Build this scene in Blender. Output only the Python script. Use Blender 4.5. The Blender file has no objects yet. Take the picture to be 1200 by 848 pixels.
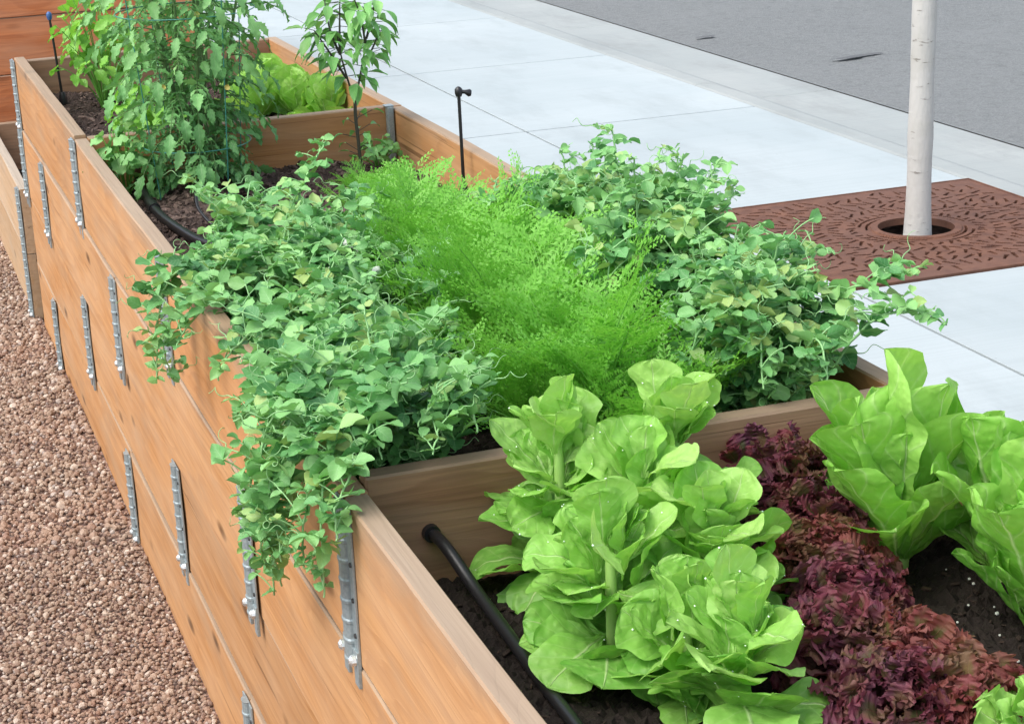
import bpy, math, random
import numpy as np
from mathutils import Vector, Matrix
random.seed(7); RNG = np.random.default_rng(11)
scene = bpy.context.scene
COL = scene.collection
rad = math.radians
TIER = 0.286; RIM = 4 * TIER; WALK = 0.549; ROAD = 0.452; SOIL = 0.972

# ------------------------------------------------------------------ helpers
def nz(v): return v / (np.linalg.norm(v) + 1e-12)
def A(*v): return np.array(v, float)

class Geo:
    """collects quads (numpy) for one mesh"""
    def __init__(s): s.v = []; s.f = []; s.uv = []; s.r = []; s.n = 0; s.m = []
    def add(s, v, f, uv=None, rnd=0.0, mi=0):
        v = np.asarray(v, np.float32); f = np.asarray(f, np.int64)
        s.v.append(v); s.f.append(f + s.n); s.n += len(v)
        s.uv.append(np.zeros((len(v), 2), np.float32) if uv is None else np.asarray(uv, np.float32))
        s.r.append(np.full(len(v), rnd, np.float32) if np.isscalar(rnd) else np.asarray(rnd, np.float32))
        s.m.append(np.full(len(f), mi, np.int32))
    def put(s, tpl, M, pos, scale=1.0, rnd=0.0):
        v, f, uv = tpl
        s.add((v * scale) @ M.T + pos, f, uv, rnd)
    def build(s, name, mat, parent=None, smooth=True, loc=None):
        me = bpy.data.meshes.new(name)
        v = np.concatenate(s.v); f = np.concatenate(s.f).astype(np.int32); uv = np.concatenate(s.uv); r = np.concatenate(s.r)
        me.vertices.add(len(v)); me.vertices.foreach_set('co', v.ravel())
        me.loops.add(f.size); me.loops.foreach_set('vertex_index', f.ravel())
        me.polygons.add(len(f)); me.polygons.foreach_set('loop_start', np.arange(0, f.size, 4, dtype=np.int32))
        me.polygons.foreach_set('loop_total', np.full(len(f), 4, np.int32))
        me.polygons.foreach_set('use_smooth', np.full(len(f), smooth))
        mats = mat if isinstance(mat, (list, tuple)) else [mat]
        for m in mats: me.materials.append(m)
        if len(mats) > 1: me.polygons.foreach_set('material_index', np.concatenate(s.m))
        me.update(calc_edges=True); me.validate()
        l = me.uv_layers.new(name='UVMap'); l.data.foreach_set('uv', uv[f.ravel()].ravel())
        a = me.attributes.new('rnd', 'FLOAT', 'POINT'); a.data.foreach_set('value', r)
        return link(name, me, parent, loc)

def link(name, me, parent=None, loc=None):
    o = bpy.data.objects.new(name, me); COL.objects.link(o)
    if parent: o.parent = parent
    if loc is not None: o.location = loc
    return o

def tag(o, label=None, cat=None, group=None, kind=None):
    if label: o['label'] = label
    if cat: o['category'] = cat
    if group: o['group'] = group
    if kind: o['kind'] = kind
    return o

def thing(name, label, cat, loc=(0, 0, 0), group=None, rz=0.0):
    o = link(name, None); o.location = loc; o.rotation_euler = (0, 0, rz)
    return tag(o, label, cat, group)

def copy_tree(o, parent=None):
    c = o.copy(); COL.objects.link(c)
    if parent: c.parent = parent
    for ch in list(o.children): copy_tree(ch, c)
    return c

BOXF = np.array([[0,3,2,1],[4,5,6,7],[0,1,5,4],[1,2,6,5],[2,3,7,6],[3,0,4,7]])
def box(g, x0, x1, y0, y1, z0, z1, bev=0.0, rnd=0.0, mi=0):
    if bev <= 0:
        v = [(x0,y0,z0),(x1,y0,z0),(x1,y1,z0),(x0,y1,z0),(x0,y0,z1),(x1,y0,z1),(x1,y1,z1),(x0,y1,z1)]
        g.add(v, BOXF, None, rnd, mi); return
    # bevelled: 3 rings trick via bmesh-free construction (superellipse-ish grid of a cube, 4x4 per face)
    ts = np.array([-1, 0, 0, 1.0])
    L = [np.array([x0, x0 + bev, x1 - bev, x1]), np.array([y0, y0 + bev, y1 - bev, y1]), np.array([z0, z0 + bev, z1 - bev, z1])]
    idx = {}; vs = []
    def vid(i, j, k):
        key = (i, j, k)
        if key not in idx:
            p = A(L[0][i], L[1][j], L[2][k])
            e = [i in (0, 3), j in (0, 3), k in (0, 3)]
            if sum(e) > 1:
                q = .29 if sum(e) == 2 else .42
                for a, (t, ii) in enumerate(zip(e, (i, j, k))):
                    if t: p[a] += bev * q * (1 if ii == 0 else -1)
            idx[key] = len(vs); vs.append(p)
        return idx[key]
    fs = []
    for a in range(3):
        b, c = (a + 1) % 3, (a + 2) % 3
        for side in (0, 3):
            for i in range(3):
                for j in range(3):
                    q = []
                    for (di, dj) in ((0,0),(1,0),(1,1),(0,1)):
                        t = [0,0,0]; t[a] = side; t[b] = i + di; t[c] = j + dj; q.append(vid(*t))
                    fs.append(q if side == 3 else q[::-1])
    g.add(vs, fs, None, rnd, mi)

def tube(g, pts, radii, n=6, rnd=0.0, cap=True):
    pts = np.asarray(pts, float); m = len(pts)
    radii = np.full(m, radii) if np.isscalar(radii) else np.asarray(radii, float)
    T = np.gradient(pts, axis=0); T /= np.linalg.norm(T, axis=1)[:, None] + 1e-12
    ref = A(0, 0, 1) if abs(T[0][2]) < .9 else A(1, 0, 0)
    u = nz(np.cross(T[0], ref)); V = []
    an = np.linspace(0, 2 * np.pi, n, endpoint=False)
    for i in range(m):
        u = nz(u - T[i] * (u @ T[i])); w = np.cross(T[i], u)
        V.append(pts[i] + radii[i] * (np.cos(an)[:, None] * u + np.sin(an)[:, None] * w))
    V = np.concatenate(V); F = []
    for i in range(m - 1):
        for k in range(n):
            F.append((i*n+k, i*n+(k+1) % n, (i+1)*n+(k+1) % n, (i+1)*n+k))
    uv = np.stack([np.tile(np.arange(n) / n, m), np.repeat(np.linspace(0, 1, m), n)], -1)
    g.add(V, F, uv, rnd)
    if cap:
        for i in (0, m - 1):
            b = V[i*n:(i+1)*n]; c = pts[i]
            vv = np.concatenate([b, [c]]); ff = [(k, (k+1) % n, n, n) for k in range(0, n)]
            ff = [(k, (k+1) % n, (k+2) % n, n) for k in range(0, n, 2)] if n % 2 == 0 else ff
            g.add(vv, ff, None, rnd)

def bez(p0, p1, p2, n):
    t = np.linspace(0, 1, n)[:, None]
    return (1-t)**2 * np.asarray(p0) + 2*t*(1-t) * np.asarray(p1) + t*t * np.asarray(p2)

def frame(d, n):
    d = nz(np.asarray(d, float)); s = np.cross(d, n)
    if np.linalg.norm(s) < 1e-4: s = np.cross(d, A(1, .1, .2))
    s = nz(s); return np.stack([s, d, np.cross(s, d)], 1)

def rnd_dir(flat=1.0):
    v = RNG.normal(size=3); v[2] *= flat; return nz(v)

def leaf(L, W, nl=7, nw=4, prof='ovate', bend=0.0, b0=0.0, fold=0.0, cup=0.0, ruf=0.0, rf=3.0, rp=2.0, pts=None, tooth=0.0, tn=9, crink=0.0, twist=0.0, wig=0.0):
    """one leaf: grows along +Y, upper side +Z; returns (verts, quads, uv)"""
    P = {'ovate': [(0,.06),(.08,.45),(.3,1),(.5,.95),(.75,.6),(.92,.22),(1,.01)],
         'oval': [(0,.08),(.1,.52),(.3,.93),(.5,1),(.72,.86),(.9,.5),(.97,.25),(1,.04)],
         'obovate': [(0,.10),(.15,.13),(.3,.3),(.5,.72),(.7,1),(.85,.92),(.95,.6),(1,.06)],
         'lance': [(0,.05),(.12,.4),(.3,.95),(.45,1),(.7,.6),(.88,.22),(1,.01)],
         'stipule': [(0,.55),(.12,.95),(.3,1),(.55,.8),(.8,.45),(.93,.2),(1,.02)],
         'round': [(0,.35),(.1,.7),(.3,.97),(.5,1),(.75,.85),(.92,.5),(1,.05)],
         'spoon': [(0,.12),(.12,.16),(.25,.38),(.42,.78),(.62,1),(.8,.97),(.92,.7),(.98,.35),(1,.06)],
         'romaine': [(0,.22),(.2,.42),(.4,.7),(.6,.95),(.78,1),(.9,.8),(.97,.45),(1,.05)],
         'frill': [(0,.15),(.2,.35),(.45,.75),(.7,1),(.88,.95),(1,.55)]}[prof]
    t = np.linspace(0, 1, nl + 1); t = 1 - (1 - t) ** 1.25 if prof in ('obovate', 'romaine', 'round', 'spoon') else t
    w = np.interp(t, [p[0] for p in P], [p[1] for p in P]) * W
    if tooth: w = w * (1 + tooth * np.where(np.arange(nl + 1) % 2 == 0, 1, -1) * (t < .97))
    s = np.linspace(-1, 1, nw + 1)
    th = b0 + bend * t; dt = np.diff(t, prepend=0) * L
    cy = np.cumsum(np.cos(th) * dt); cz = np.cumsum(np.sin(th) * dt)
    T, Sg = np.meshgrid(t, s, indexing='ij'); Wd = w[:, None] * np.ones_like(Sg)
    ph = RNG.uniform(0, 6.28, 4)
    a = np.abs(Sg)
    d = fold * a * Wd + cup * Sg**2 * Wd
    if ruf:
        sg = np.where(Sg > 0, 1.0, -1.0)
        d = d + ruf * a**rp * (np.sin(2*np.pi*rf*T + ph[0] + sg*1.3) + .5*np.sin(2*np.pi*rf*1.9*T + ph[1] - sg)) * np.minimum(1, T*2.2)
    if crink:
        d = d + crink * (np.sin(9*T*L/.12 + 5*Sg + ph[2]) * np.sin(7*Sg - 11*T + ph[3])) * (1 - .4*a)
    x = Sg * Wd
    if ruf and rp >= 1: x = x * (1 + .10 * a * np.sin(2*np.pi*rf*1.4*T + ph[3]))
    sweep = wig * np.sin(T * 3 + ph[2]) * L
    x = x + sweep
    if twist:
        tw = twist * T; x, d = x*np.cos(tw) - d*np.sin(tw), x*np.sin(tw) + d*np.cos(tw)
    nyv, nzv = -np.sin(th)[:, None], np.cos(th)[:, None]
    tip = (0.06 * L * (Sg**2)) * (T > .9) * -1
    V = np.stack([x, cy[:, None] + nyv*d + tip*0, cz[:, None] + nzv*d], -1).reshape(-1, 3)
    k = np.arange(nl)[:, None] * (nw + 1) + np.arange(nw)[None]
    F = np.stack([k, k+1, k+nw+2, k+nw+1], -1).reshape(-1, 4)
    return V, F, np.stack([Sg*.5+.5, T], -1).reshape(-1, 2)

# ------------------------------------------------------------------ materials
class NT:
    def __init__(s, name):
        s.m = bpy.data.materials.new(name); s.m.use_nodes = True; s.t = s.m.node_tree; s.t.nodes.clear()
        s.out = s.t.nodes.new('ShaderNodeOutputMaterial')
    def n(s, typ, **k):
        nd = s.t.nodes.new(typ)
        for a, b in k.items(): setattr(nd, a, b)
        return nd
    def l(s, a, b): s.t.links.new(a, b)
    def val(s, inp, v):
        if hasattr(v, 'is_linked') or hasattr(v, 'links'): s.l(v, inp)
        elif isinstance(v, (tuple, list)) and len(v) == 3 and inp.type == 'RGBA': inp.default_value = (*v, 1)
        else: inp.default_value = v
    def math(s, op, a, b=0.0, c=None, clamp=False):
        nd = s.n('ShaderNodeMath', operation=op, use_clamp=clamp); s.val(nd.inputs[0], a); s.val(nd.inputs[1], b)
        if c is not None: s.val(nd.inputs[2], c)
        return nd.outputs[0]
    def mix(s, f, a, b, typ='MIX'):
        nd = s.n('ShaderNodeMix', data_type='RGBA', blend_type=typ, clamp_factor=True)
        s.val(nd.inputs[0], f); s.val(nd.inputs[6], a); s.val(nd.inputs[7], b); return nd.outputs[2]
    def noise(s, vec, scale, detail=3, rough=.5, dist=0.0):
        nd = s.n('ShaderNodeTexNoise'); nd.inputs['Scale'].default_value = scale; nd.inputs['Detail'].default_value = detail
        nd.inputs['Roughness'].default_value = rough; nd.inputs['Distortion'].default_value = dist
        if vec is not None: s.l(vec, nd.inputs['Vector'])
        return nd
    def ramp(s, f, stops, interp='LINEAR'):
        nd = s.n('ShaderNodeValToRGB'); nd.color_ramp.interpolation = interp
        e = nd.color_ramp.elements
        while len(e) < len(stops): e.new(.5)
        for el, (p, c) in zip(e, stops):
            el.position = p; el.color = (*c, 1) if isinstance(c, (tuple, list)) else (c, c, c, 1)
        s.val(nd.inputs[0], f); return nd.outputs[0]
    def map(s, vec, sc=(1,1,1), loc=(0,0,0), rot=(0,0,0)):
        nd = s.n('ShaderNodeMapping'); nd.inputs['Scale'].default_value = sc; nd.inputs['Rotation'].default_value = rot
        s.val(nd.inputs['Location'], loc); s.l(vec, nd.inputs['Vector']); return nd.outputs[0]
    def bump(s, h, strength=.3, dist=.01, normal=None):
        nd = s.n('ShaderNodeBump'); nd.inputs['Strength'].default_value = strength; nd.inputs['Distance'].default_value = dist
        s.l(h, nd.inputs['Height'])
        if normal is not None: s.l(normal, nd.inputs['Normal'])
        return nd.outputs[0]
    def pbr(s, col, rough=.6, bump=None, metal=0.0, spec=.5, finish=True):
        nd = s.n('ShaderNodeBsdfPrincipled'); s.val(nd.inputs['Base Color'], col); s.val(nd.inputs['Roughness'], rough)
        nd.inputs['Metallic'].default_value = metal; s.val(nd.inputs['Specular IOR Level'], spec)
        if bump is not None: s.l(bump, nd.inputs['Normal'])
        if finish: s.l(nd.outputs[0], s.out.inputs['Surface'])
        return nd
    def obj(s): return s.n('ShaderNodeTexCoord').outputs['Object']
    def pos(s): return s.n('ShaderNodeNewGeometry').outputs['Position']
    def attr(s, name): return s.n('ShaderNodeAttribute', attribute_name=name).outputs['Fac']

def leaf_mat(name, dark, mid, light, rib, edge=None, vein=18.0, trans=.35, rough=.42, bumpv=.35, ribw=.035, old=None, blister=0.0, mott=.25, vw=.3, patch=None):
    N = NT(name)
    uvn = N.n('ShaderNodeUVMap', uv_map='UVMap').outputs[0]
    sp = N.n('ShaderNodeSeparateXYZ'); N.l(uvn, sp.inputs[0]); u, v = sp.outputs[0], sp.outputs[1]
    r = N.attr('rnd')
    base = N.ramp(r, [(0, dark), (.45, mid), (1, light)] if old is None else [(0, dark), (.4, mid), (.85, light), (.97, old), (1, old)])
    po = N.pos(); n1 = N.noise(po, 28, 3, .6)
    base = N.mix(N.math('MULTIPLY', n1.outputs['Fac'], mott), base, dark)
    off = N.math('ABSOLUTE', N.math('SUBTRACT', u, .5))
    wdt = N.math('MULTIPLY', N.math('SUBTRACT', 1.15, v), ribw)
    ribm = N.math('SUBTRACT', 1, N.math('DIVIDE', off, wdt, clamp=True), clamp=True)
    vv = N.math('SUBTRACT', N.math('MULTIPLY', v, vein), N.math('MULTIPLY', off, vein * .55))
    sv = N.math('ABSOLUTE', N.math('SINE', vv)); vm = N.math('POWER', N.math('SUBTRACT', 1, sv), 5.0)
    vm = N.math('MULTIPLY', vm, vw)
    c = N.mix(N.math('MAXIMUM', vm, ribm), base, rib)
    if patch is not None:
        pn = N.noise(po, 11, 3, .6); pn2 = N.noise(N.map(po, (1, 1, 1), (3.1, 7.7, 1.3)), 14, 3, .6)
        edge = N.mix(N.ramp(pn.outputs['Fac'], [(.42, 0.0), (.62, 1.0)]), edge, patch[0]); edge = N.mix(N.ramp(pn2.outputs['Fac'], [(.5, 0.0), (.66, .9)]), edge, patch[1])
        edge = N.mix(N.math('MULTIPLY', r, .35), edge, (.34, .13, .14))
    if edge is not None:
        ed = N.math('MAXIMUM', N.math('MULTIPLY', off, 2.0), N.math('SUBTRACT', N.math('MULTIPLY', v, 1.25), .25))
        n2 = N.noise(po, 40, 3, .6)
        ed = N.math('ADD', ed, N.math('MULTIPLY', N.math('SUBTRACT', n2.outputs['Fac'], .5), .9))
        c = N.mix(N.ramp(ed, [(.3, 0.0), (.62, 1.0)]), c, edge)
    nb = N.noise(po, 70, 2, .5)
    h = N.math('ADD', N.math('MULTIPLY', vm, -.8), N.math('ADD', N.math('MULTIPLY', ribm, .5), N.math('MULTIPLY', nb.outputs['Fac'], .5)))
    if blister:
        vo = N.n('ShaderNodeTexVoronoi', feature='SMOOTH_F1'); vo.inputs['Scale'].default_value = 75; N.l(po, vo.inputs['Vector'])
        h = N.math('ADD', h, N.math('MULTIPLY', vo.outputs['Distance'], -blister))
        pk = N.ramp(vo.outputs['Distance'], [(.15, 1.0), (.6, 0.0)]); c = N.mix(N.math('MULTIPLY', pk, .22), c, light)
    b = N.bump(h, bumpv, .004)
    p = N.pbr(c, rough, b, spec=.45, finish=False)
    tr = N.n('ShaderNodeBsdfTranslucent'); N.l(b, tr.inputs['Normal'])
    tc = N.mix(.5, c, N.mix(1.0, c, (1.0, 1.0, .35), 'MULTIPLY')); N.l(tc, tr.inputs['Color'])
    mx = N.n('ShaderNodeMixShader'); mx.inputs[0].default_value = trans
    N.l(p.outputs[0], mx.inputs[1]); N.l(tr.outputs[0], mx.inputs[2]); N.l(mx.outputs[0], N.out.inputs['Surface'])
    return N.m

def plain(name, col, rough=.6, metal=0.0, var=.25, scale=40, bumpv=.15, spec=.5):
    N = NT(name); o = N.obj(); n = N.noise(o, scale, 4, .6)
    c = N.mix(N.math('MULTIPLY', n.outputs['Fac'], var * 2, clamp=True), col, tuple(x * .55 for x in col))
    N.pbr(c, N.math('ADD', rough - .08, N.math('MULTIPLY', n.outputs['Fac'], .16)), N.bump(n.outputs['Fac'], bumpv, .004), metal, spec)
    return N.m

def wood_mat(name, light, dark, grey, grey_amt=.35, knots=.5, rim=0.0):
    N = NT(name); o = N.obj()
    rn = N.n('ShaderNodeObjectInfo').outputs['Random']
    cb = N.n('ShaderNodeCombineXYZ'); N.l(N.math('MULTIPLY', rn, 37.0), cb.inputs[0]); N.l(N.math('MULTIPLY', rn, 13.0), cb.inputs[2])
    va = N.n('ShaderNodeVectorMath', operation='ADD'); N.l(o, va.inputs[0]); N.l(cb.outputs[0], va.inputs[1]); P = va.outputs[0]
    warp = N.noise(N.map(P, (.42, 2.2, 3.0)), 1.9, 3, .45)
    sp = N.n('ShaderNodeSeparateXYZ'); N.l(P, sp.inputs[0])
    ring = N.math('ADD', N.math('MULTIPLY', sp.outputs[2], 1.0), N.math('MULTIPLY', warp.outputs['Fac'], .55))
    ring = N.math('ADD', ring, N.math('MULTIPLY', sp.outputs[1], .6))
    fine = N.noise(N.map(P, (2.5, 160, 160)), 1.0, 3, .6)
    saw = N.math('FRACT', N.math('ADD', N.math('MULTIPLY', ring, 26.0), N.math('MULTIPLY', fine.outputs['Fac'], .25)))
    band = N.ramp(saw, [(0, 0.0), (.55, .25), (.88, 1.0), (.97, .7), (1, 0.0)])
    blot = N.noise(N.map(P, (1.3, 5, 5)), 1.6, 3, .55)
    c = N.mix(N.math('MULTIPLY', band, .42), light, dark)
    sk = N.noise(N.map(P, (.55, 34, 38)), 1.0, 3, .6); c = N.mix(N.ramp(sk.outputs['Fac'], [(.38, 0.0), (.70, .72)]), c, dark)
    c = N.mix(N.math('MULTIPLY', fine.outputs['Fac'], .55), c, dark)
    c = N.mix(N.ramp(blot.outputs['Fac'], [(.35, 0.0), (.7, .5)]), c, tuple(a*.5+b*.5 for a, b in zip(light, (.5, .4, .3))))
    # knots
    vo = N.n('ShaderNodeTexVoronoi'); vo.inputs['Scale'].default_value = 1.0; N.l(N.map(P, (2.3, 1.0, 6.5)), vo.inputs['Vector'])
    kd = N.math('ADD', vo.outputs['Distance'], N.math('MULTIPLY', fine.outputs['Fac'], .05))
    kn = N.ramp(kd, [(.06, 1.0), (.12, .55), (.17, 0.0)])
    c = N.mix(N.math('MULTIPLY', kn, knots), c, tuple(x * .25 for x in dark))
    # fine cracks along the grain
    ck = N.noise(N.map(P, (1.4, 60, 90)), 1.0, 2, .5)
    ckm = N.ramp(ck.outputs['Fac'], [(.66, 0.0), (.74, 1.0)])
    c = N.mix(N.math('MULTIPLY', ckm, .55), c, tuple(x * .4 for x in dark))
    # silvered upper edges and weather stains
    g = N.n('ShaderNodeNewGeometry'); sn = N.n('ShaderNodeSeparateXYZ'); N.l(g.outputs['Normal'], sn.inputs[0])
    topm = N.ramp(sn.outputs[2], [(.3, 0.0), (.7, 1.0)])
    st = N.noise(N.map(P, (.9, 3, 3)), 2.6, 4, .65)
    stm = N.ramp(st.outputs['Fac'], [(.5, 0.0), (.75, grey_amt)])
    gm = N.math('MAXIMUM', N.math('MULTIPLY', topm, .8), stm)
    if rim:      # boards open to the sky: silvered along the upper arris
        so_ = N.n('ShaderNodeSeparateXYZ'); N.l(o, so_.inputs[0]); rz = N.math('ADD', so_.outputs[2], N.math('MULTIPLY', N.math('SUBTRACT', st.outputs['Fac'], .5), .22))
        gm = N.math('MAXIMUM', gm, N.ramp(rz, [(.225, 0.0), (.30, rim)]))
    c = N.mix(gm, c, N.mix(N.math('MULTIPLY', fine.outputs['Fac'], .9), grey, tuple(x*.45 for x in grey)))
    tint = N.ramp(rn, [(0, (.82, .82, .82)), (.35, (.97, .95, .91)), (.65, (1.02, 1.04, 1.06)), (1, (1.06, .99, .90))])
    c = N.mix(1.0, c, tint, 'MULTIPLY')
    h = N.math('ADD', N.math('MULTIPLY', fine.outputs['Fac'], .6), N.math('ADD', N.math('MULTIPLY', band, .25), N.math('MULTIPLY', ckm, -.9)))
    N.pbr(c, .68, N.bump(h, .35, .003), spec=.25)
    return N.m

M = {}
WD = ((.585, .310, .128), (.35, .150, .050), (.36, .30, .23))
M['wood'] = wood_mat('cedar_wood', *WD, .34, .85)
M['wood_rim'] = wood_mat('cedar_wood_with_silvered_edge', *WD, .34, .85, .6)
M['wood_dark'] = wood_mat('weathered_shaded_board', (.33, .185, .10), (.12, .058, .03), (.31, .235, .17), .5, 1.0)  # weathered brown; the shade on divider and end boards also darkens this colour
M['wood_red'] = wood_mat('red_cedar_wood', (.60, .21, .075), (.30, .085, .03), (.40, .33, .26), .15)
M['wood_pale'] = wood_mat('pale_cedar_wood', (.56, .39, .24), (.40, .24, .12), (.45, .40, .33), .45)

def metal_mat():
    N = NT('galvanised_steel'); o = N.pos()
    vo = N.n('ShaderNodeTexVoronoi'); vo.inputs['Scale'].default_value = 160; N.l(o, vo.inputs['Vector'])
    n = N.noise(o, 30, 4, .6)
    c = N.mix(N.math('MULTIPLY', vo.outputs['Distance'], .6), (.36, .42, .43), (.20, .25, .26))
    c = N.mix(N.ramp(n.outputs['Fac'], [(.5, 0.0), (.75, .6)]), c, (.15, .185, .19))
    N.pbr(c, N.math('ADD', .34, N.math('MULTIPLY', n.outputs['Fac'], .25)), N.bump(n.outputs['Fac'], .12, .003), .45)
    return N.m
M['steel'] = metal_mat()
M['black'] = plain('black_plastic', (.012, .012, .014), .38, 0, .3, 60, .1)
M['blue'] = plain('blue_plastic', (.03, .10, .28), .4, 0, .2, 60, .1)
M['wire'] = plain('green_coated_wire', (.06, .28, .22), .4, 0, .2, 60, .05)
M['bolt'] = plain('bright_zinc_bolt', (.80, .82, .80), .28, .8, .15, 60, .1)
M['screw'] = plain('dark_screw', (.06, .06, .06), .5, .6)

def soil_mat(name, a, b, chip):
    N = NT(name); po = N.pos(); r = N.attr('rnd')
    n = N.noise(po, 45, 5, .7); n2 = N.noise(po, 7, 3, .5)
    c = N.mix(n.outputs['Fac'], a, b); c = N.mix(N.math('MULTIPLY', n2.outputs['Fac'], .4), c, a)
    c = N.mix(N.ramp(r, [(.02, 0.0), (.05, .35), (.6, .8), (1, 1.0)]), c, N.mix(r, tuple(x*.4 for x in chip), chip))
    N.pbr(c, .85, N.bump(n.outputs['Fac'], .8, .01), spec=.25); return N.m
M['soil'] = soil_mat('dark_compost', (.007, .005, .0035), (.022, .015, .011), (.07, .045, .03))
M['mulch'] = soil_mat('bark_mulch', (.022, .015, .012), (.085, .058, .047), (.24, .17, .14))

def concrete(name, a, b, tint):
    N = NT(name); po = N.pos()
    n = N.noise(po, 1.1, 4, .6); f = N.noise(po, 120, 3, .6); bm = N.noise(N.map(po, (1.5, 40, 1)), 1.0, 3, .6)
    c = N.mix(N.ramp(n.outputs['Fac'], [(.35, 0.0), (.7, 1.0)]), a, b)
    c = N.mix(N.math('MULTIPLY', f.outputs['Fac'], .22), c, tint)
    st = N.noise(N.map(po, (2.0, .7, 1)), 1.7, 5, .7)
    c = N.mix(N.ramp(st.outputs['Fac'], [(.5, 0.0), (.72, .5)]), c, tint)
    v = N.n('ShaderNodeTexVoronoi'); v.inputs['Scale'].default_value = 9; v.inputs['Randomness'].default_value = 1; N.l(po, v.inputs['Vector'])
    c = N.mix(N.ramp(v.outputs['Distance'], [(.022, .45), (.04, 0.0)]), c, tuple(x*.45 for x in tint))
    h = N.math('ADD', f.outputs['Fac'], N.math('MULTIPLY', bm.outputs['Fac'], .8))
    c = N.mix(N.math('MULTIPLY', N.attr('rnd'), .22), c, tint)
    br = N.noise(N.map(po, (.8, 95, 1)), 1.0, 4, .65); c = N.mix(N.ramp(br.outputs['Fac'], [(.45, 0.0), (.8, .3)]), c, tint)
    N.pbr(c, .8, N.bump(h, .15, .003), spec=.3); return N.m
M['walk'] = concrete('pale_broom_concrete', (.355, .41, .422), (.425, .475, .484), (.265, .30, .305))
M['gutter'] = concrete('grey_gutter_concrete', (.285, .315, .31), (.34, .365, .355), (.20, .21, .205))

def asphalt():
    N = NT('worn_asphalt'); po = N.pos()
    v = N.n('ShaderNodeTexVoronoi'); v.inputs['Scale'].default_value = 95; N.l(po, v.inputs['Vector'])
    n = N.noise(po, .8, 5, .65); f = N.noise(po, 260, 2, .6); m = N.noise(po, 18, 4, .7)
    c = N.mix(n.outputs['Fac'], (.110, .120, .121), (.158, .168, .168))
    c = N.mix(N.math('MULTIPLY', v.outputs['Color'], .55), c, (.24, .25, .245))
    c = N.mix(N.ramp(m.outputs['Fac'], [(.5, 0.0), (.75, .55)]), c, (.085, .09, .09))
    cr = N.n('ShaderNodeTexVoronoi', feature='DISTANCE_TO_EDGE'); cr.inputs['Scale'].default_value = .55
    wv = N.n('ShaderNodeVectorMath', operation='ADD'); wn = N.noise(po, 3.0, 3, .6); N.l(po, wv.inputs[0]); N.l(wn.outputs['Color'], wv.inputs[1]); N.l(wv.outputs[0], cr.inputs['Vector'])
    c = N.mix(N.ramp(cr.outputs['Distance'], [(.0, .22), (.006, 0.0)]), c, (.05, .05, .05))
    h = N.math('ADD', v.outputs['Distance'], f.outputs['Fac'])
    N.pbr(c, .82, N.bump(h, .5, .006), spec=.3); return N.m
M['asphalt'] = asphalt()

def rust():
    N = NT('rusted_cast_iron'); po = N.pos()
    n = N.noise(po, 16, 5, .7); f = N.noise(po, 130, 3, .6); b = N.noise(po, 3.2, 4, .6)
    c = N.mix(N.ramp(n.outputs['Fac'], [(.3, 0.0), (.7, 1.0)]), (.10, .045, .028), (.215, .10, .06))
    c = N.mix(N.ramp(b.outputs['Fac'], [(.42, 0.0), (.7, .7)]), c, (.15, .085, .064))
    c = N.mix(N.math('MULTIPLY', f.outputs['Fac'], .4), c, (.07, .025, .016))
    N.pbr(c, .75, N.bump(N.math('ADD', n.outputs['Fac'], f.outputs['Fac']), .3, .004), .15, .3); return N.m
M['rust'] = rust()

def bark():
    N = NT('aspen_bark'); o = N.obj()
    n = N.noise(N.map(o, (9, 9, 32)), 1.6, 5, .65); f = N.noise(N.map(o, (30, 30, 9)), 3.0, 3, .6)
    c = N.mix(N.math('MULTIPLY', f.outputs['Fac'], .5), (.48, .475, .45), (.34, .33, .305))
    c = N.mix(N.ramp(n.outputs['Fac'], [(.625, 0.0), (.70, .75)]), c, (.10, .085, .07))
    b = N.noise(o, 5, 4, .6)
    c = N.mix(N.ramp(b.outputs['Fac'], [(.5, 0.0), (.75, .5)]), c, (.30, .29, .24))
    N.pbr(c, .7, N.bump(N.math('ADD', n.outputs['Fac'], f.outputs['Fac']), .35, .006), spec=.3); return N.m
M['bark'] = bark()

def pebble_mat():
    N = NT('pink_granite_pebbles'); rn = N.n('ShaderNodeObjectInfo').outputs['Random']; po = N.pos()
    c = N.ramp(rn, [(0, (.16, .11, .085)), (.14, (.24, .16, .115)), (.32, (.305, .22, .155)), (.5, (.37, .28, .205)), (.66, (.285, .18, .125)), (.8, (.46, .37, .28)), (.92, (.62, .54, .45)), (1, (.30, .265, .24))])
    n = N.noise(po, 220, 3, .65); b = N.noise(po, 1.6, 3, .5)
    c = N.mix(N.math('MULTIPLY', n.outputs['Fac'], .5), c, (.16, .09, .07))
    c = N.mix(N.ramp(b.outputs['Fac'], [(.45, 0.0), (.75, .35)]), c, (.38, .21, .14))
    N.pbr(c, .75, N.bump(n.outputs['Fac'], .4, .003), spec=.3); return N.m
M['pebble'] = pebble_mat()
def gravel_ground():
    N = NT('gravel_bed'); po = N.pos()
    v = N.n('ShaderNodeTexVoronoi'); v.inputs['Scale'].default_value = 75; N.l(po, v.inputs['Vector'])
    sp = N.n('ShaderNodeSeparateColor'); N.l(v.outputs['Color'], sp.inputs[0])
    c = N.ramp(sp.outputs[0], [(0, (.09, .055, .045)), (.3, (.24, .14, .11)), (.6, (.32, .21, .16)), (1, (.40, .31, .26))])
    c = N.mix(N.ramp(v.outputs['Distance'], [(.35, 0.0), (.75, .9)]), c, (.05, .032, .026))
    N.pbr(c, .85, N.bump(v.outputs['Distance'], .8, .012), spec=.25); return N.m
M['gravelbed'] = gravel_ground()
M['earth'] = plain('dry_earth', (.20, .16, .11), .9, 0, .3, .6, .3)

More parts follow.
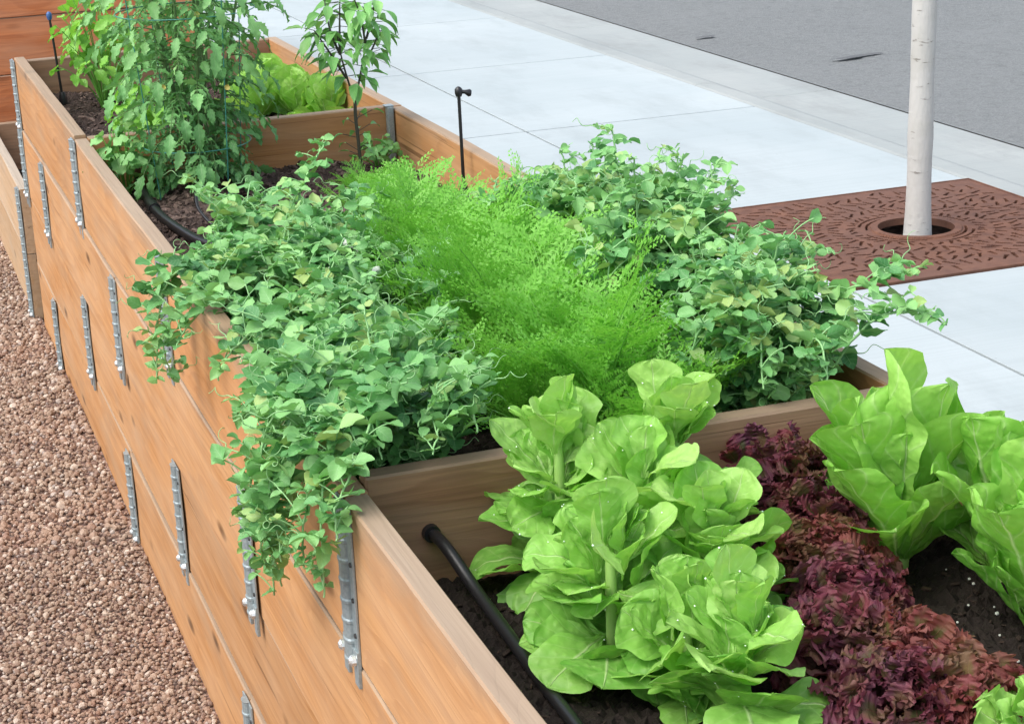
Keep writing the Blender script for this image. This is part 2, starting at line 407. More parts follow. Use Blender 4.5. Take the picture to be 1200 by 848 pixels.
M['lettuce'] = leaf_mat('green_lettuce_leaf', (.14, .40, .055), (.31, .63, .11), (.52, .79, .23), (.62, .82, .38), None, 17, .42, .48, .65, .05, None, 1.3, .35, .16)
M['romaine'] = leaf_mat('romaine_leaf', (.13, .39, .04), (.28, .61, .085), (.48, .76, .19), (.66, .84, .42), None, 18, .42, .48, .7, .07, None, 1.0, .3, .36)
M['red'] = leaf_mat('red_frilled_lettuce_leaf', (.055, .06, .018), (.10, .07, .028), (.15, .07, .04), (.15, .06, .04), (.165, .024, .042), 20, .42, .62, .5, .03, None, 0, .25, .15, ((.125, .034, .075), (.14, .10, .035)))
M['red_b'] = leaf_mat('bronze_frilled_lettuce_leaf', (.09, .09, .025), (.16, .12, .04), (.23, .13, .055), (.24, .12, .06), (.205, .04, .038), 20, .42, .62, .5, .03, None, 0, .25, .15, ((.22, .075, .045), (.15, .125, .045)))
M['pea'] = leaf_mat('pea_leaf', (.06, .205, .07), (.15, .41, .125), (.32, .62, .215), (.38, .62, .33), None, 14, .30, .5, .25, .02, (.40, .54, .17), 0, .3)
M['pea_stem'] = plain('pea_stem', (.26, .50, .20), .5, 0, .2, 30, .05)
M['carrot'] = leaf_mat('carrot_frond', (.09, .32, .05), (.24, .58, .085), (.45, .75, .15), (.24, .58, .085), None, 1, .45, .5, .1, .0)
M['carrot_stem'] = plain('carrot_stalk', (.16, .42, .06), .5, 0, .2, 30, .05)
M['tomato'] = leaf_mat('tomato_leaf', (.08, .24, .075), (.17, .43, .13), (.31, .60, .21), (.34, .56, .26), None, 14, .3, .5, .35, .03, (.22, .34, .09))
M['tom_stem'] = plain('tomato_stem', (.10, .20, .06), .6, 0, .2, 30, .1)
M['pepper'] = leaf_mat('pepper_leaf', (.09, .28, .075), (.19, .48, .125), (.33, .62, .19), (.36, .6, .24), None, 12, .28, .35, .3, .03)
M['pep_stem'] = plain('pepper_stem', (.045, .05, .03), .6, 0, .3, 30, .2)
M['bright'] = leaf_mat('bright_green_leaf', (.11, .34, .04), (.20, .50, .06), (.31, .63, .09), (.32, .57, .15), None, 14, .36, .45, .4, .03)
M['petal'] = plain('white_petal', (.72, .76, .68), .5, 0, .1, 40, .05)
M['yellow'] = plain('yellow_petal', (.70, .62, .20), .5, 0, .1, 40, .05)
M['drop'] = plain('water_drop', (.75, .85, .72), .12, 0, .0, 10, 0)
M['lstem'] = plain('pale_lettuce_stem', (.36, .58, .16), .5, 0, .2, 30, .1)

# ------------------------------------------------------------------ ground, sidewalk, road
g = Geo(); g.add([(-400,-400,-.02),(400,-400,-.02),(400,900,-.02),(-400,900,-.02)], [(0,1,2,3)])
tag(g.build('terrain', M['earth'], smooth=False), kind='structure')
g = Geo(); g.add([(-12,-4,0),(-.001,-4,0),(-.001,26,0),(-12,26,0)], [(0,1,2,3)])
tag(g.build('gravel_ground', M['gravelbed'], smooth=False), kind='structure')

XJ = 2.329; XG = 3.529; GY0, GY1 = 5.341, 6.541
g = Geo()
J = .0055
for (x0, x1, cuts) in ((1.105, XJ, (-4, 8.45, 10.38, 12.31, 14.24, 16.17, 18.1, 20.0, 26.0)), (XJ, XG, (-4, GY0, None, GY1, 8.45, 10.38, 12.31, 14.24, 16.17, 18.1, 20.0, 26.0))):
    a = None
    for c in cuts:
        if c is None: a = None; continue
        if a is not None: box(g, x0 + J, x1 - J, a + J, c - J, .0, WALK, .0016, float(RNG.uniform(0, 1)))
        a = c
g2 = g; sw = g2.build('sidewalk', M['walk'], smooth=False); tag(sw, kind='structure')
g = Geo(); box(g, 1.11, XG - .01, -3.99, 25.9, .002, WALK - .035); 
# leave the tree pit open: the joint filler is built as strips instead of one slab
g = Geo()
box(g, 1.11, XJ + .02, -3.99, 25.9, .002, WALK - .035)
box(g, XJ + .021, XG - .012, -3.99, GY0 - .02, .002, WALK - .035)
box(g, XJ + .021, XG - .012, GY1 + .02, 25.9, .002, WALK - .035)
tag(g.build('sidewalk_base', plain('joint_dirt', (.05, .048, .043), .9), smooth=False), kind='structure')
# kerb + gutter (cross-section swept along Y, cut at control joints)
prof = [(XG + .004, 0), (XG + .004, WALK - .004), (XG + .02, WALK + .002), (3.64, WALK), (3.70, WALK - .018), (3.78, .462), (3.86, .446), (4.10, .442), (4.325, ROAD - .004), (4.325, 0)]
g = Geo(); cuts = [-4, 0.0, 3.05, 6.1, 9.17, 12.22, 15.27, 18.3, 21.3, 26]
for a, b in zip(cuts[:-1], cuts[1:]):
    m = len(prof)
    ys = [a + .003, a + .01, b - .01, b - .003]; V = []
    for k, y in enumerate(ys):
        for (x, z) in prof: V.append((x, y, z - (.006 if k in (0, 3) else 0)))
    F = [(i*m+k+1, i*m+k, (i+1)*m+k, (i+1)*m+k+1) for i in range(3) for k in range(m-1)]
    g.add(V, F)
kb = g.build('kerb', M['gutter'], smooth=False); tag(kb, kind='structure')
g = Geo(); box(g, XG + .006, 4.32, -3.98, 25.9, .001, .430)
tag(g.build('kerb_base', bpy.data.materials['joint_dirt'], smooth=False), kind='structure')
# road
nx, ny = 40, 120
xs = np.linspace(4.327, 13, nx); ys = np.linspace(-4, 40, ny); X, Y = np.meshgrid(xs, ys, indexing='ij')
Z = ROAD + .05 * (X - 4.3) / 4 + .004 * np.sin(X * 3 + Y) + RNG.normal(0, .0012, X.shape)
Z[0] = ROAD; k = np.arange(nx-1)[:, None]*ny + np.arange(ny-1)[None]
g = Geo(); g.add(np.stack([X, Y, Z], -1).reshape(-1, 3), np.stack([k, k+ny, k+ny+1, k+1], -1).reshape(-1, 4))
tag(g.build('road', M['asphalt']), kind='structure')
g = Geo(); box(g, 13.001, 200, -4, 200, 0, .56); tag(g.build('far_verge', M['earth'], smooth=False), kind='structure')
# tar patches and a chip or two on the road: flat real patches
def patch(g, cx, cy, rx, ry, rot, h=.004):
    n = 16; a = np.linspace(0, 2*np.pi, n, endpoint=False); rr = 1 + RNG.normal(0, .18, n)
    px, py = rx*np.cos(a)*rr, ry*np.sin(a)*rr; c, s = math.cos(rot), math.sin(rot)
    z = ROAD + .05*(cx-4.3)/4 + .012
    V = [(cx + c*x - s*y, cy + s*x + c*y, z) for x, y in zip(px, py)]
    V.append((cx, cy, z + h)); g.add(V, [(i, (i+1) % n, (i+2) % n, n) for i in range(0, n, 2)])
tar = plain('tar_patch', (.10, .105, .106), .7, 0, .3, 80, .3)
for (cx, cy, rx, ry, ro, lab) in ((4.93, 9.95, .17, .035, .2, 'longest dark tar patch on the grey asphalt'), (5.75, 9.15, .06, .03, .1, 'small tar spot on the asphalt just right of the white trunk'), (4.55, 11.2, .07, .03, .1, 'small dark tar spot on the asphalt near the gutter')):
    g = Geo(); patch(g, cx, cy, rx, ry, ro); tag(g.build('tar_patch', tar), lab, 'tar patch', 'tar patches on the road')

# ------------------------------------------------------------------ gravel pebbles (instanced)
def pebble_mesh(i):
    r = np.random.default_rng(100 + i); nu, nv = 7, 5
    V = []; a = np.linspace(0, 2*np.pi, nu, endpoint=False)
    sc = A(1, r.uniform(.65, .95), r.uniform(.5, .8)); pl = [nz(r.normal(size=3)) for _ in range(7)]; cut = r.uniform(.72, .95, 7)
    for j in range(nv):
        th = np.pi * (j + .35) / (nv - .3)
        for t in a:
            p = A(math.sin(th)*math.cos(t), math.sin(th)*math.sin(t), math.cos(th))
            for q, c in zip(pl, cut):
                d = p @ q
                if d > c: p = p - q * (d - c)
            V.append(p * sc)
    F = [(j*nu+k, (j+1)*nu+k, (j+1)*nu+(k+1) % nu, j*nu+(k+1) % nu) for j in range(nv-1) for k in range(nu)]
    V.append(V[0]*0 + A(0, 0, 1)*sc*.85); V.append(A(0, 0, -1)*sc*.85)
    for k in range(0, nu):
        F.append((nu*nv, k, (k+1) % nu, (k+1) % nu)) if False else None
    F = [f for f in F if f]
    me = bpy.data.meshes.new('pebble'); fl = [tuple(f) for f in F] + [(nu*nv, k, (k+1) % nu) for k in range(nu)] + [(nu*nv+1, (nv-1)*nu+(k+1) % nu, (nv-1)*nu+k) for k in range(nu)]
    me.from_pydata([tuple(v) for v in V], [], fl); me.materials.append(M['pebble']); me.update()
    return me
pcol = bpy.data.collections.new('pebble_kinds')
for i in range(8): pcol.objects.link(bpy.data.objects.new('pebble', pebble_mesh(i)))
pts = []
def scatter(x0, x1, y0, y1, d, zz):
    nx, ny = int((x1-x0)/d), int((y1-y0)/d)
    gx, gy = np.meshgrid(np.arange(nx), np.arange(ny)); n = gx.size
    P = np.stack([x0 + (gx.ravel()+RNG.uniform(-.1, 1.1, n))*d, y0 + (gy.ravel()+RNG.uniform(-.1, 1.1, n))*d, zz + RNG.uniform(-.003, .006, n)], -1)
    s = RNG.uniform(.38, 1.0, n) * d * .74 * np.where(RNG.random(n) < .08, 1.7, 1)
    pts.append(np.concatenate([P, s[:, None]], 1))
scatter(-1.5, -.002, 3.0, 5.6, .0124, .003); scatter(-1.2, -.002, 5.6, 10.5, .0165, .003); scatter(-2.6, -1.5, 3.0, 6.5, .02, .003)
scatter(-1.0, -.002, 2.0, 3.0, .018, .003)
PT = np.concatenate(pts)
me = bpy.data.meshes.new('gravel'); me.vertices.add(len(PT)); me.vertices.foreach_set('co', PT[:, :3].astype(np.float32).ravel())
at = me.attributes.new('psize', 'FLOAT', 'POINT'); at.data.foreach_set('value', PT[:, 3].astype(np.float32))
grv = link('gravel', me); tag(grv, 'loose pinkish brown pebbles covering the ground beside the planters', 'gravel', kind='stuff')
ng = bpy.data.node_groups.new('scatter_pebbles', 'GeometryNodeTree')
ng.interface.new_socket('Geometry', in_out='INPUT', socket_type='NodeSocketGeometry'); ng.interface.new_socket('Geometry', in_out='OUTPUT', socket_type='NodeSocketGeometry')
gi = ng.nodes.new('NodeGroupInput'); go = ng.nodes.new('NodeGroupOutput'); mp = ng.nodes.new('GeometryNodeMeshToPoints')
ci = ng.nodes.new('GeometryNodeCollectionInfo'); ci.inputs[0].default_value = pcol; ci.inputs[1].default_value = True; ci.inputs[2].default_value = True
ip = ng.nodes.new('GeometryNodeInstanceOnPoints'); ip.inputs['Pick Instance'].default_value = True
rv = ng.nodes.new('FunctionNodeRandomValue'); rv.data_type = 'FLOAT_VECTOR'; rv.inputs[0].default_value = (-.9, -.9, 0); rv.inputs[1].default_value = (.9, .9, 6.283)
na = ng.nodes.new('GeometryNodeInputNamedAttribute'); na.data_type = 'FLOAT'; na.inputs[0].default_value = 'psize'
ng.links.new(gi.outputs[0], mp.inputs[0]); ng.links.new(mp.outputs[0], ip.inputs['Points']); ng.links.new(ci.outputs[0], ip.inputs['Instance'])
ng.links.new(rv.outputs[0], ip.inputs['Rotation']); ng.links.new(na.outputs[0], ip.inputs['Scale']); ng.links.new(ip.outputs[0], go.inputs[0])
grv.modifiers.new('scatter', 'NODES').node_group = ng

# ------------------------------------------------------------------ tree grate with cut slots
def grate():
    t = thing('tree_grate', 'square rusty cast iron tree grate with radiating slots set in the sidewalk', 'tree grate', ((XJ+XG)/2, (GY0+GY1)/2, WALK))
    n = 260; w = 1.18; c = w / n
    q = (np.arange(n) + .5) * c - w/2; X, Y = np.meshgrid(q, q, indexing='ij'); R = np.hypot(X, Y)
    keep = R > .138
    r = np.random.default_rng(5)
    # slots: short tapered cuts, in fans, like a leaf-vein pattern
    def slot(cx, cy, a, L, wd):
        nonlocal keep
        u = (X-cx)*math.cos(a) + (Y-cy)*math.sin(a); v = -(X-cx)*math.sin(a) + (Y-cy)*math.cos(a)
        ww = wd * (1 - .45*np.clip(u/L + .5, 0, 1))
        keep &= ~((np.abs(u) < L/2) & (np.abs(v) < ww/2))
    for ring, (rr, num, L) in enumerate(((.235, 40, .034), (.30, 44, .05), (.365, 50, .05), (.43, 58, .052), (.495, 64, .052), (.56, 72, .052), (.63, 76, .052), (.70, 80, .05), (.77, 84, .05))):
        for k in range(num):
            a = 2*np.pi*(k + .5*(ring % 2) + r.uniform(-.2, .2))/num; x, y = rr*math.cos(a), rr*math.sin(a)
            if max(abs(x), abs(y)) > w/2 - .045: continue
            tilt = .75*math.sin(k*2*np.pi/8 + ring) + r.uniform(-.25, .25)
            slot(x, y, a + tilt, L*r.uniform(.85, 1.3), .0165)
    # two broken ring slots round the hole
    ang = np.arctan2(Y, X)
    for rr in (.178, .205):
        keep &= ~((np.abs(R-rr) < .0055) & ((np.abs(((ang+rr*9) % (np.pi/2)) - np.pi/4)) < .5))
    # top + bottom + slot walls
    vid = np.arange((n+1)*(n+1)).reshape(n+1, n+1)
    e = np.arange(n+1)*c - w/2; VX, VY = np.meshgrid(e, e, indexing='ij')
    # snap the round hole
    rr = np.hypot(VX, VY); near = np.abs(rr - .138) < c*.9; VX = np.where(near, VX/rr*.138, VX); VY = np.where(near, VY/rr*.138, VY)
    ramp = np.where(np.hypot(VX, VY) < .165, .006, 0)
    top = np.stack([VX, VY, .006 + ramp], -1).reshape(-1, 3); bot = top.copy(); bot[:, 2] = -.014; N1 = len(top)
    F = []
    I, K = np.nonzero(keep); F.append(np.stack([vid[I, K], vid[I+1, K], vid[I+1, K+1], vid[I, K+1]], -1))
    pad = np.pad(keep, 1)
    for di, dk, (p0, p1) in ((1, 0, ((1, 0), (1, 1))), (-1, 0, ((0, 1), (0, 0))), (0, 1, ((1, 1), (0, 1))), (0, -1, ((0, 0), (1, 0)))):
        nb = pad[1+di:1+di+n, 1+dk:1+dk+n]; I, K = np.nonzero(keep & ~nb)
        a = vid[I+p0[0], K+p0[1]]; b = vid[I+p1[0], K+p1[1]]
        F.append(np.stack([a, N1+a, N1+b, b], -1))
    g = Geo(); g.add(np.concatenate([top, bot]), np.concatenate(F))
    g.build('grate_plate', M['rust'], t, smooth=False)
    g = Geo(); h = .6
    for (a, b, c2, d) in ((-h, h, -h, -h+.008), (-h, h, h-.008, h), (-h, -h+.008, -h+.009, h-.009), (h-.008, h, -h+.009, h-.009)): box(g, a, b, c2, d, -.06, .009, .002)
    g.build('grate_frame', M['rust'], t, smooth=False)
grate()
g = Geo()
n = 40; q = np.linspace(-.59, .59, n); X, Y = np.meshgrid(q, q, indexing='ij'); Zp = -.06 + RNG.normal(0, .008, X.shape)
k = np.arange(n-1)[:, None]*n + np.arange(n-1)[None]
g.add(np.stack([X+(XJ+XG)/2, Y+(GY0+GY1)/2, Zp+WALK], -1).reshape(-1, 3), np.stack([k, k+n, k+n+1, k+1], -1).reshape(-1, 4))
tag(g.build('tree_pit_soil', M['mulch']), 'dark soil in the pit under the tree grate', 'soil', kind='stuff')

def tree():
    t = thing('young_tree', 'slim pale barked young tree rising through the rusty grate', 'tree', (2.925, 5.925, WALK - .085))
    H = 4.2; n = 60; zz = np.linspace(0, H, n)
    r = .0455 - .0035*zz + .02*np.exp(-zz/.05) + .0015*np.sin(zz*17) + RNG.normal(0, .0006, n)
    px = .028*np.sin(zz*1.1)*.4 + .006*zz; P = np.stack([px, .01*np.sin(zz*1.7), zz], -1)
    g = Geo(); tube(g, P, r, 20); tr = g.build('trunk', M['bark'], t)
    g = Geo()
    for i in range(9):
        z0 = 2.6 + i*.17; a = i*2.4; L = .9 - i*.06; b = A(np.interp(z0, zz, P[:, 0]), 0, z0); d = A(math.cos(a), math.sin(a), 0)
        tube(g, bez(b, b + d*L*.5 + A(0, 0, .15), b + d*L + A(0, 0, .65), 9), np.linspace(.016, .004, 9), 8)
    g.build('branch', M['bark'], t)
tree()

# ------------------------------------------------------------------ timber planters
def board(parent, p0, p1, z0, z1, th, mat='wood', name='board', off=0.0):
    """board with its long axis from p0 to p1 (xy), thickness th to the left of the run; local x = length"""
    p0, p1 = A(*p0), A(*p1); L = np.linalg.norm(p1 - p0); ang = math.atan2(p1[1]-p0[1], p1[0]-p0[0])
    g = Geo(); H = z1 - z0
    # subdivided so that the board can cup and bow a little
    nl, nh = 16, 6; bow = RNG.normal(0, .0016); cupa = RNG.normal(0, .0012); edge = .004
    xs = np.concatenate([[0, edge], np.linspace(.05, L-.05, nl), [L-edge, L]]); zs = np.concatenate([[0, edge], np.linspace(.04, H-.04, nh), [H-edge, H]])
    ph = RNG.uniform(0, 6, 2)
    def surf(yv, s):
        X, Zv = np.meshgrid(xs, zs, indexing='ij')
        inset = np.zeros_like(X); ring = (np.minimum(X, L-X) < edge*.5) | (np.minimum(Zv, H-Zv) < edge*.5); inset[ring] = edge*.8
        wob = bow*np.sin(np.pi*X/L) + cupa*np.cos(2*np.pi*Zv/H) + .0007*np.sin(X*9+ph[0])
        top = .0012*np.sin(X*4.1+ph[1]) * (Zv/H)
        return np.stack([X, yv + wob - s*inset, Zv + top], -1).reshape(-1, 3)
    a = surf(0, -1); b = surf(th, 1); nX, nZ = len(xs), len(zs); k = (np.arange(nX-1)[:, None]*nZ + np.arange(nZ-1)[None])
    Fa = np.stack([k, k+nZ, k+nZ+1, k+1], -1).reshape(-1, 4); Fb = Fa[:, ::-1] + len(a)
    ring = [i*nZ for i in range(nX)] + [(nX-1)*nZ + j for j in range(1, nZ)] + [i*nZ + nZ-1 for i in range(nX-2, -1, -1)] + [j for j in range(nZ-2, 0, -1)]
    Fr = [(ring[(i+1) % len(ring)], ring[i], ring[i]+len(a), ring[(i+1) % len(ring)]+len(a)) for i in range(len(ring))]
    g.add(np.concatenate([a, b]), np.concatenate([Fa, Fb, np.array(Fr)]))
    o = g.build(name, M[mat], parent, smooth=False)
    o.location = (p0[0], p0[1], z0); o.rotation_euler = (0, 0, ang)
    return o

def bracket_mesh(H, name='bracket'):
    """galvanised corner brace: ribbed half tube between two drilled flanges with tongues; local x out of the wall is -X"""
    g = Geo(); w = .0195
    # flanges
    for s in (-1, 1):
        y0, y1 = (w, w+.027) if s > 0 else (-w-.027, -w)
        box(g, -.0045, -.0005, y0, y1, 0, H - .002, .0008)
        # tongue narrows below the joint, with a bright bolt head
        ym = (y0+y1)/2
        box(g, -.0075, -.001, ym-.013, ym+.013, -.036, .03, .001)
        a = np.linspace(0, 2*np.pi, 10, endpoint=False); P0 = A(-.008, ym, .012)
        tube(g, [P0, P0+A(-.007, 0, 0), P0+A(-.011, 0, 0)], [.0105, .0095, .005], 10, rnd=2)
        for k in range(4):
            z = H*(.2+.22*k); tube(g, [A(-.0045, ym+.004*s, z), A(-.0075, ym+.004*s, z)], [.0048, .004], 8, rnd=1)
    # ribbed half tube
    nseg = int(round(H/.035)); zs = []; rs = []
    for k in range(nseg):
        z0 = H*k/nseg; dz = H/nseg
        zs += [z0+.0005, z0+dz*.12, z0+dz*.2, z0+dz*.92, z0+dz*.97]; rs += [1.07, 1.07, .95, .95, 1.04]
    a = np.linspace(-np.pi/2, np.pi/2, 9)
    oct_ = np.stack([-np.cos(a)**.7*.015, np.sin(a)*w], -1)
    V = []
    for z, r in zip(zs, rs):
        for (x, y) in oct_: V.append((x*r - .001, y*(1+(r-1)*.6), z))
    m = 9; F = [(i*m+k, (i+1)*m+k, (i+1)*m+k+1, i*m+k+1) for i in range(len(zs)-1) for k in range(m-1)]
    nV = len(V); V += [(-.001, 0, zs[0]), (-.001, 0, zs[-1])]
    F += [(nV, k, k+1, k+2) for k in range(0, m-1, 2)] + [(nV+1, (len(zs)-1)*m+k+2, (len(zs)-1)*m+k+1, (len(zs)-1)*m+k) for k in range(0, m-1, 2)]
    g.add(V, F)
    g.m = [np.full(len(f), int(round(float(r0[0])))).astype(np.int32) for f, r0 in zip(g.f, g.r)]
    return g
BR = bracket_mesh(TIER).build('bracket', [M['steel'], M['screw'], M['bolt']], smooth=False); BRM = BR.data; bpy.data.objects.remove(BR)
BR2 = bracket_mesh(TIER*2).build('bracket', [M['steel'], M['screw'], M['bolt']], smooth=False); BRM2 = BR2.data; bpy.data.objects.remove(BR2)
def bracket(parent, y, z, x=0.0, me=None):
    o = link('bracket', me or BRM, parent); o.location = (x, y, z); return o

TH = .042
G1 = 'timber planter beds stepping up along the sidewalk'
frames = [('near planter frame holding the lettuce rows, weathered divider with pipe hole', (.6, 2.83)), ('timber planter frame overflowing with pea vines and feathery carrots', (2.83, 4.575)),
          ('timber planter frame holding the dark stemmed pepper and a coil of black hose', (4.575, 6.235)), ('farthest timber planter frame with tomato bush and pale lettuces', (6.235, 8.15))]
for i, (lab, (y0, y1)) in enumerate(frames):
    t = thing('planter_bed', lab, 'planter', (0, 0, 0), G1)
    up = (.0, .004, -.003, .008)[i]
    board(t, (0, y1 - .003), (0, y0 + .003), 3*TIER + .0015, RIM + up, TH, 'wood_rim', 'side_board')
    board(t, (1.104, y0 + .003), (1.104, y1 - .003), 3*TIER + .0015, RIM - .002, TH, 'wood', 'side_board')
    board(t, (1.102, y0 + .003), (1.102, y1 - .003), 2*TIER + .001, 3*TIER - .0005, TH, 'wood', 'lower_side_board')
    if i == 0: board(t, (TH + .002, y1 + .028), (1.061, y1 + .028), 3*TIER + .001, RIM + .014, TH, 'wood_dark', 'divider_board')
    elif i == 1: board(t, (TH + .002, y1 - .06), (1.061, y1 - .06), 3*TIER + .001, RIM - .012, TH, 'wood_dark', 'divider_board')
    elif i == 2: board(t, (TH + .002, y1 - .02), (1.061, y1 - .02), 3*TIER + .001, RIM + .002, TH, 'wood', 'divider_board')
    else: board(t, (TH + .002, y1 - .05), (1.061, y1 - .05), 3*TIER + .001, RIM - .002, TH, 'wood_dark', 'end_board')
    b = bracket(t, y1, 3*TIER, -.001)
    if i == 2:
        g = Geo(); box(g, 1.036, 1.058, y1 - .052, y1 - .022, RIM - .21, RIM + .006, .003); box(g, 1.03, 1.06, y1 - .05, y1 - .012, RIM + .0062, RIM + .01, .001)
        g.build('corner_post', M['steel'], t, smooth=False)
base = thing('timber_retaining_wall', 'tall stacked cedar board wall under the planter frames with staggered steel brackets', 'retaining wall')
for (z, joints) in ((2, (.2, 1.95, 3.69, 5.525, 7.36, 8.15)), (1, (.2, 1.15, 2.93, 4.66, 6.41, 8.15)), (0, (.2, 2.1, 3.865, 5.60, 7.49, 8.15))):
    dx = {2: -.004, 1: .0, 0: -.006}[z]
    for a, b in zip(joints[:-1], joints[1:]):
        off = dx + RNG.normal(0, .0015)
        board(base, (off, b - .002), (off, a + .002), z*TIER + (.0015 if z else -.015), (z+1)*TIER - .0015, TH, 'wood', 'board')
    for j in joints[1:-1]: bracket(base, j, z*TIER, dx - .003)
board(base, (.0, 8.153), (1.1, 8.153), 0, RIM - .03, .04, 'wood', 'end_board')
bracket(base, 8.128, 2*TIER, -.006)

t = thing('low_planter', 'low two board planter box with a full height steel corner bracket at the gravel edge', 'planter')
board(t, (-.03, 9.99), (-.03, 8.30), TIER + .001, 2*TIER, TH, 'wood_pale', 'side_board'); board(t, (-.03, 9.99), (-.03, 8.30), -.01, TIER - .001, TH, 'wood_pale', 'side_board')
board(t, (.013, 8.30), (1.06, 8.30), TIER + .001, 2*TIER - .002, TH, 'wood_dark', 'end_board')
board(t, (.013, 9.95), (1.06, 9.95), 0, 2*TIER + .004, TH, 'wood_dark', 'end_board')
bracket(t, 8.345, 0, -.031, BRM2)
t = thing('back_planter', 'reddish cedar planter end wall rising above the low box behind the tomato', 'planter')
for k in range(2, 6): board(t, (-.02, 10.04 + .004*(k % 2)), (1.12, 10.04 + .004*(k % 2)), k*TIER - .055, (k+1)*TIER - .058, TH, 'wood_red', 'front_board')
board(t, (-.02, 12.0), (-.02, 10.085), 0, 3*TIER, TH, 'wood_red', 'side_board'); board(t, (-.02, 12.0), (-.02, 10.085), 3*TIER + .002, 6*TIER - .06, TH, 'wood_red', 'side_board')
board(t, (1.12, 10.09), (1.12, 12.0), WALK, 6*TIER - .06, TH, 'wood_red', 'side_board')
bracket(t, 10.09, 3*TIER, -.021)

# ------------------------------------------------------------------ soil
def soil(name, y0, y1, z, mat, label, chips, seed, csize=(.008, .03), x0=.043, x1=1.06, white=0):
    r = np.random.default_rng(seed); nx, ny = 110, int((y1-y0)/.0092)
    xs = np.linspace(x0, x1, nx); ys = np.linspace(y0, y1, ny); X, Y = np.meshgrid(xs, ys, indexing='ij')
    Z = z + .012*np.sin(X*7+seed)*np.cos(Y*5) + .006*np.sin(X*19+Y*13) + r.normal(0, .0042, X.shape)
    k = np.arange(nx-1)[:, None]*ny + np.arange(ny-1)[None]
    g = Geo(); g.add(np.stack([X, Y, Z], -1).reshape(-1, 3), np.stack([k, k+ny, k+ny+1, k+1], -1).reshape(-1, 4))
    for i in range(chips):
        L = r.uniform(*csize); w = L*r.uniform(.15, .5); h = L*r.uniform(.08, .3)
        x, y = r.uniform(x0+.01, x1-.01), r.uniform(y0+.01, y1-.01)
        zz = z + .012*math.sin(x*7+seed)*math.cos(y*5) + .006*math.sin(x*19+y*13)
        v = np.array([(-L,-w,-h),(L,-w*.8,-h),(L*.8,w,-h),(-L,w*.7,-h),(-L*.9,-w*.8,h),(L*.8,-w,h),(L,w*.8,h),(-L*.8,w,h)])*.5
        M3 = np.array(Matrix.Rotation(r.uniform(0, 6.3), 3, 'Z') @ Matrix.Rotation(r.normal(0, .35), 3, 'X') @ Matrix.Rotation(r.normal(0, .35), 3, 'Y'))
        g.add(v @ M3.T + A(x, y, zz + .003), BOXF, None, float(np.clip(r.beta(1.2, 3.2) + .05, .05, 1)))
    tag(g.build(name, M[mat], smooth=False), label, 'soil', kind='stuff')
soil('soil', .62, 2.83, SOIL - .012, 'soil', 'dark moist compost in the near lettuce bed', 1500, 1, (.004, .018))
soil('soil', 2.9, 4.5, SOIL, 'soil', 'dark compost beneath the pea vines and carrots', 300, 2)
soil('soil', 4.57, 6.21, SOIL, 'mulch', 'purplish brown bark mulch around the pepper plant', 3600, 3, (.01, .042))
soil('soil', 6.26, 8.09, SOIL + .012, 'mulch', 'brown mulch in the farthest bed under the tomato', 1600, 4, (.01, .035))
soil('soil', 8.345, 9.94, .34, 'soil', 'dark soil inside the low planter box', 200, 5)

soil('soil', 10.09, 11.98, 5*TIER, 'mulch', 'mulch in the tall planter at the back', 100, 6, (.01, .03), -.01, 1.11)
# perlite specks on the near bed
g = Geo(); r = np.random.default_rng(9)
for i in range(70):
    s = r.uniform(.0009, .0026); x, y = r.uniform(.5, 1.05), r.uniform(1.9, 2.8)
    g.add(np.array([(-1,-1,-.6),(1,-.8,-.6),(.8,1,-.6),(-1,.7,-.6),(-.8,-.8,.7),(.7,-1,.6),(1,.8,.7),(-.8,1,.6)])*s + A(x, y, SOIL + .012*math.sin(x*7+1)*math.cos(y*5) + .006*math.sin(x*19+y*13) - .007), BOXF)
tag(g.build('perlite', M['petal'], smooth=False), 'white perlite specks sprinkled on the dark compost', 'perlite', kind='stuff')

# ------------------------------------------------------------------ irrigation
def smooth_path(P, n=40):
    P = np.asarray(P, float); m = len(P); out = []
    for i in range(m-1):
        p0, p1, p2, p3 = P[max(i-1, 0)], P[i], P[i+1], P[min(i+2, m-1)]
        for t in np.linspace(0, 1, n//(m-1)+2, endpoint=False):
            out.append(.5*((2*p1) + (-p0+p2)*t + (2*p0-5*p1+4*p2-p3)*t*t + (-p0+3*p1-3*p2+p3)*t**3))
    out.append(P[-1]); return np.array(out)
t = thing('irrigation_pipe', 'thick black drip pipe coming out of the divider beside the green lettuce', 'pipe')
g = Geo(); tube(g, smooth_path([(.150, 2.862, 1.045), (.158, 2.80, 1.04), (.175, 2.70, 1.00), (.178, 2.55, .985), (.172, 2.3, .982), (.165, 1.7, .98)]), .0105, 14); g.build('hose', M['black'], t)
g = Geo(); tube(g, [(.1492, 2.8575, 1.046), (.150, 2.846, 1.0455)], [.0155, .0150], 16); g.build('grommet', M['black'], t)
t = thing('irrigation_pipe', 'black pipe with shiny coupling running along the left board below the tomato', 'pipe')
g = Geo(); tube(g, smooth_path([(.19, 6.21, 1.03), (.17, 6.0, 1.0), (.165, 5.7, .995), (.185, 5.45, .995), (.23, 5.25, .99), (.33, 5.18, .985), (.45, 5.3, .985)]), .0145, 12); g.build('hose', M['black'], t)
g = Geo(); tube(g, [(.166, 5.80, .996), (.165, 5.74, .9955)], .0185, 12); g.build('coupling', M['black'], t)
t = thing('irrigation_pipe', 'thin looped drip tube standing on the mulch next to the tomato stem', 'pipe')
g = Geo(); tube(g, smooth_path([(.29, 5.75, 1.0), (.27, 5.6, 1.06), (.26, 5.5, 1.03), (.30, 5.4, .99), (.40, 5.45, .985)]), .005, 8); g.build('hose', M['black'], t)
t = thing('hose_elbow', 'black plastic hose elbows lying in the corner of the farthest bed', 'pipe fitting')
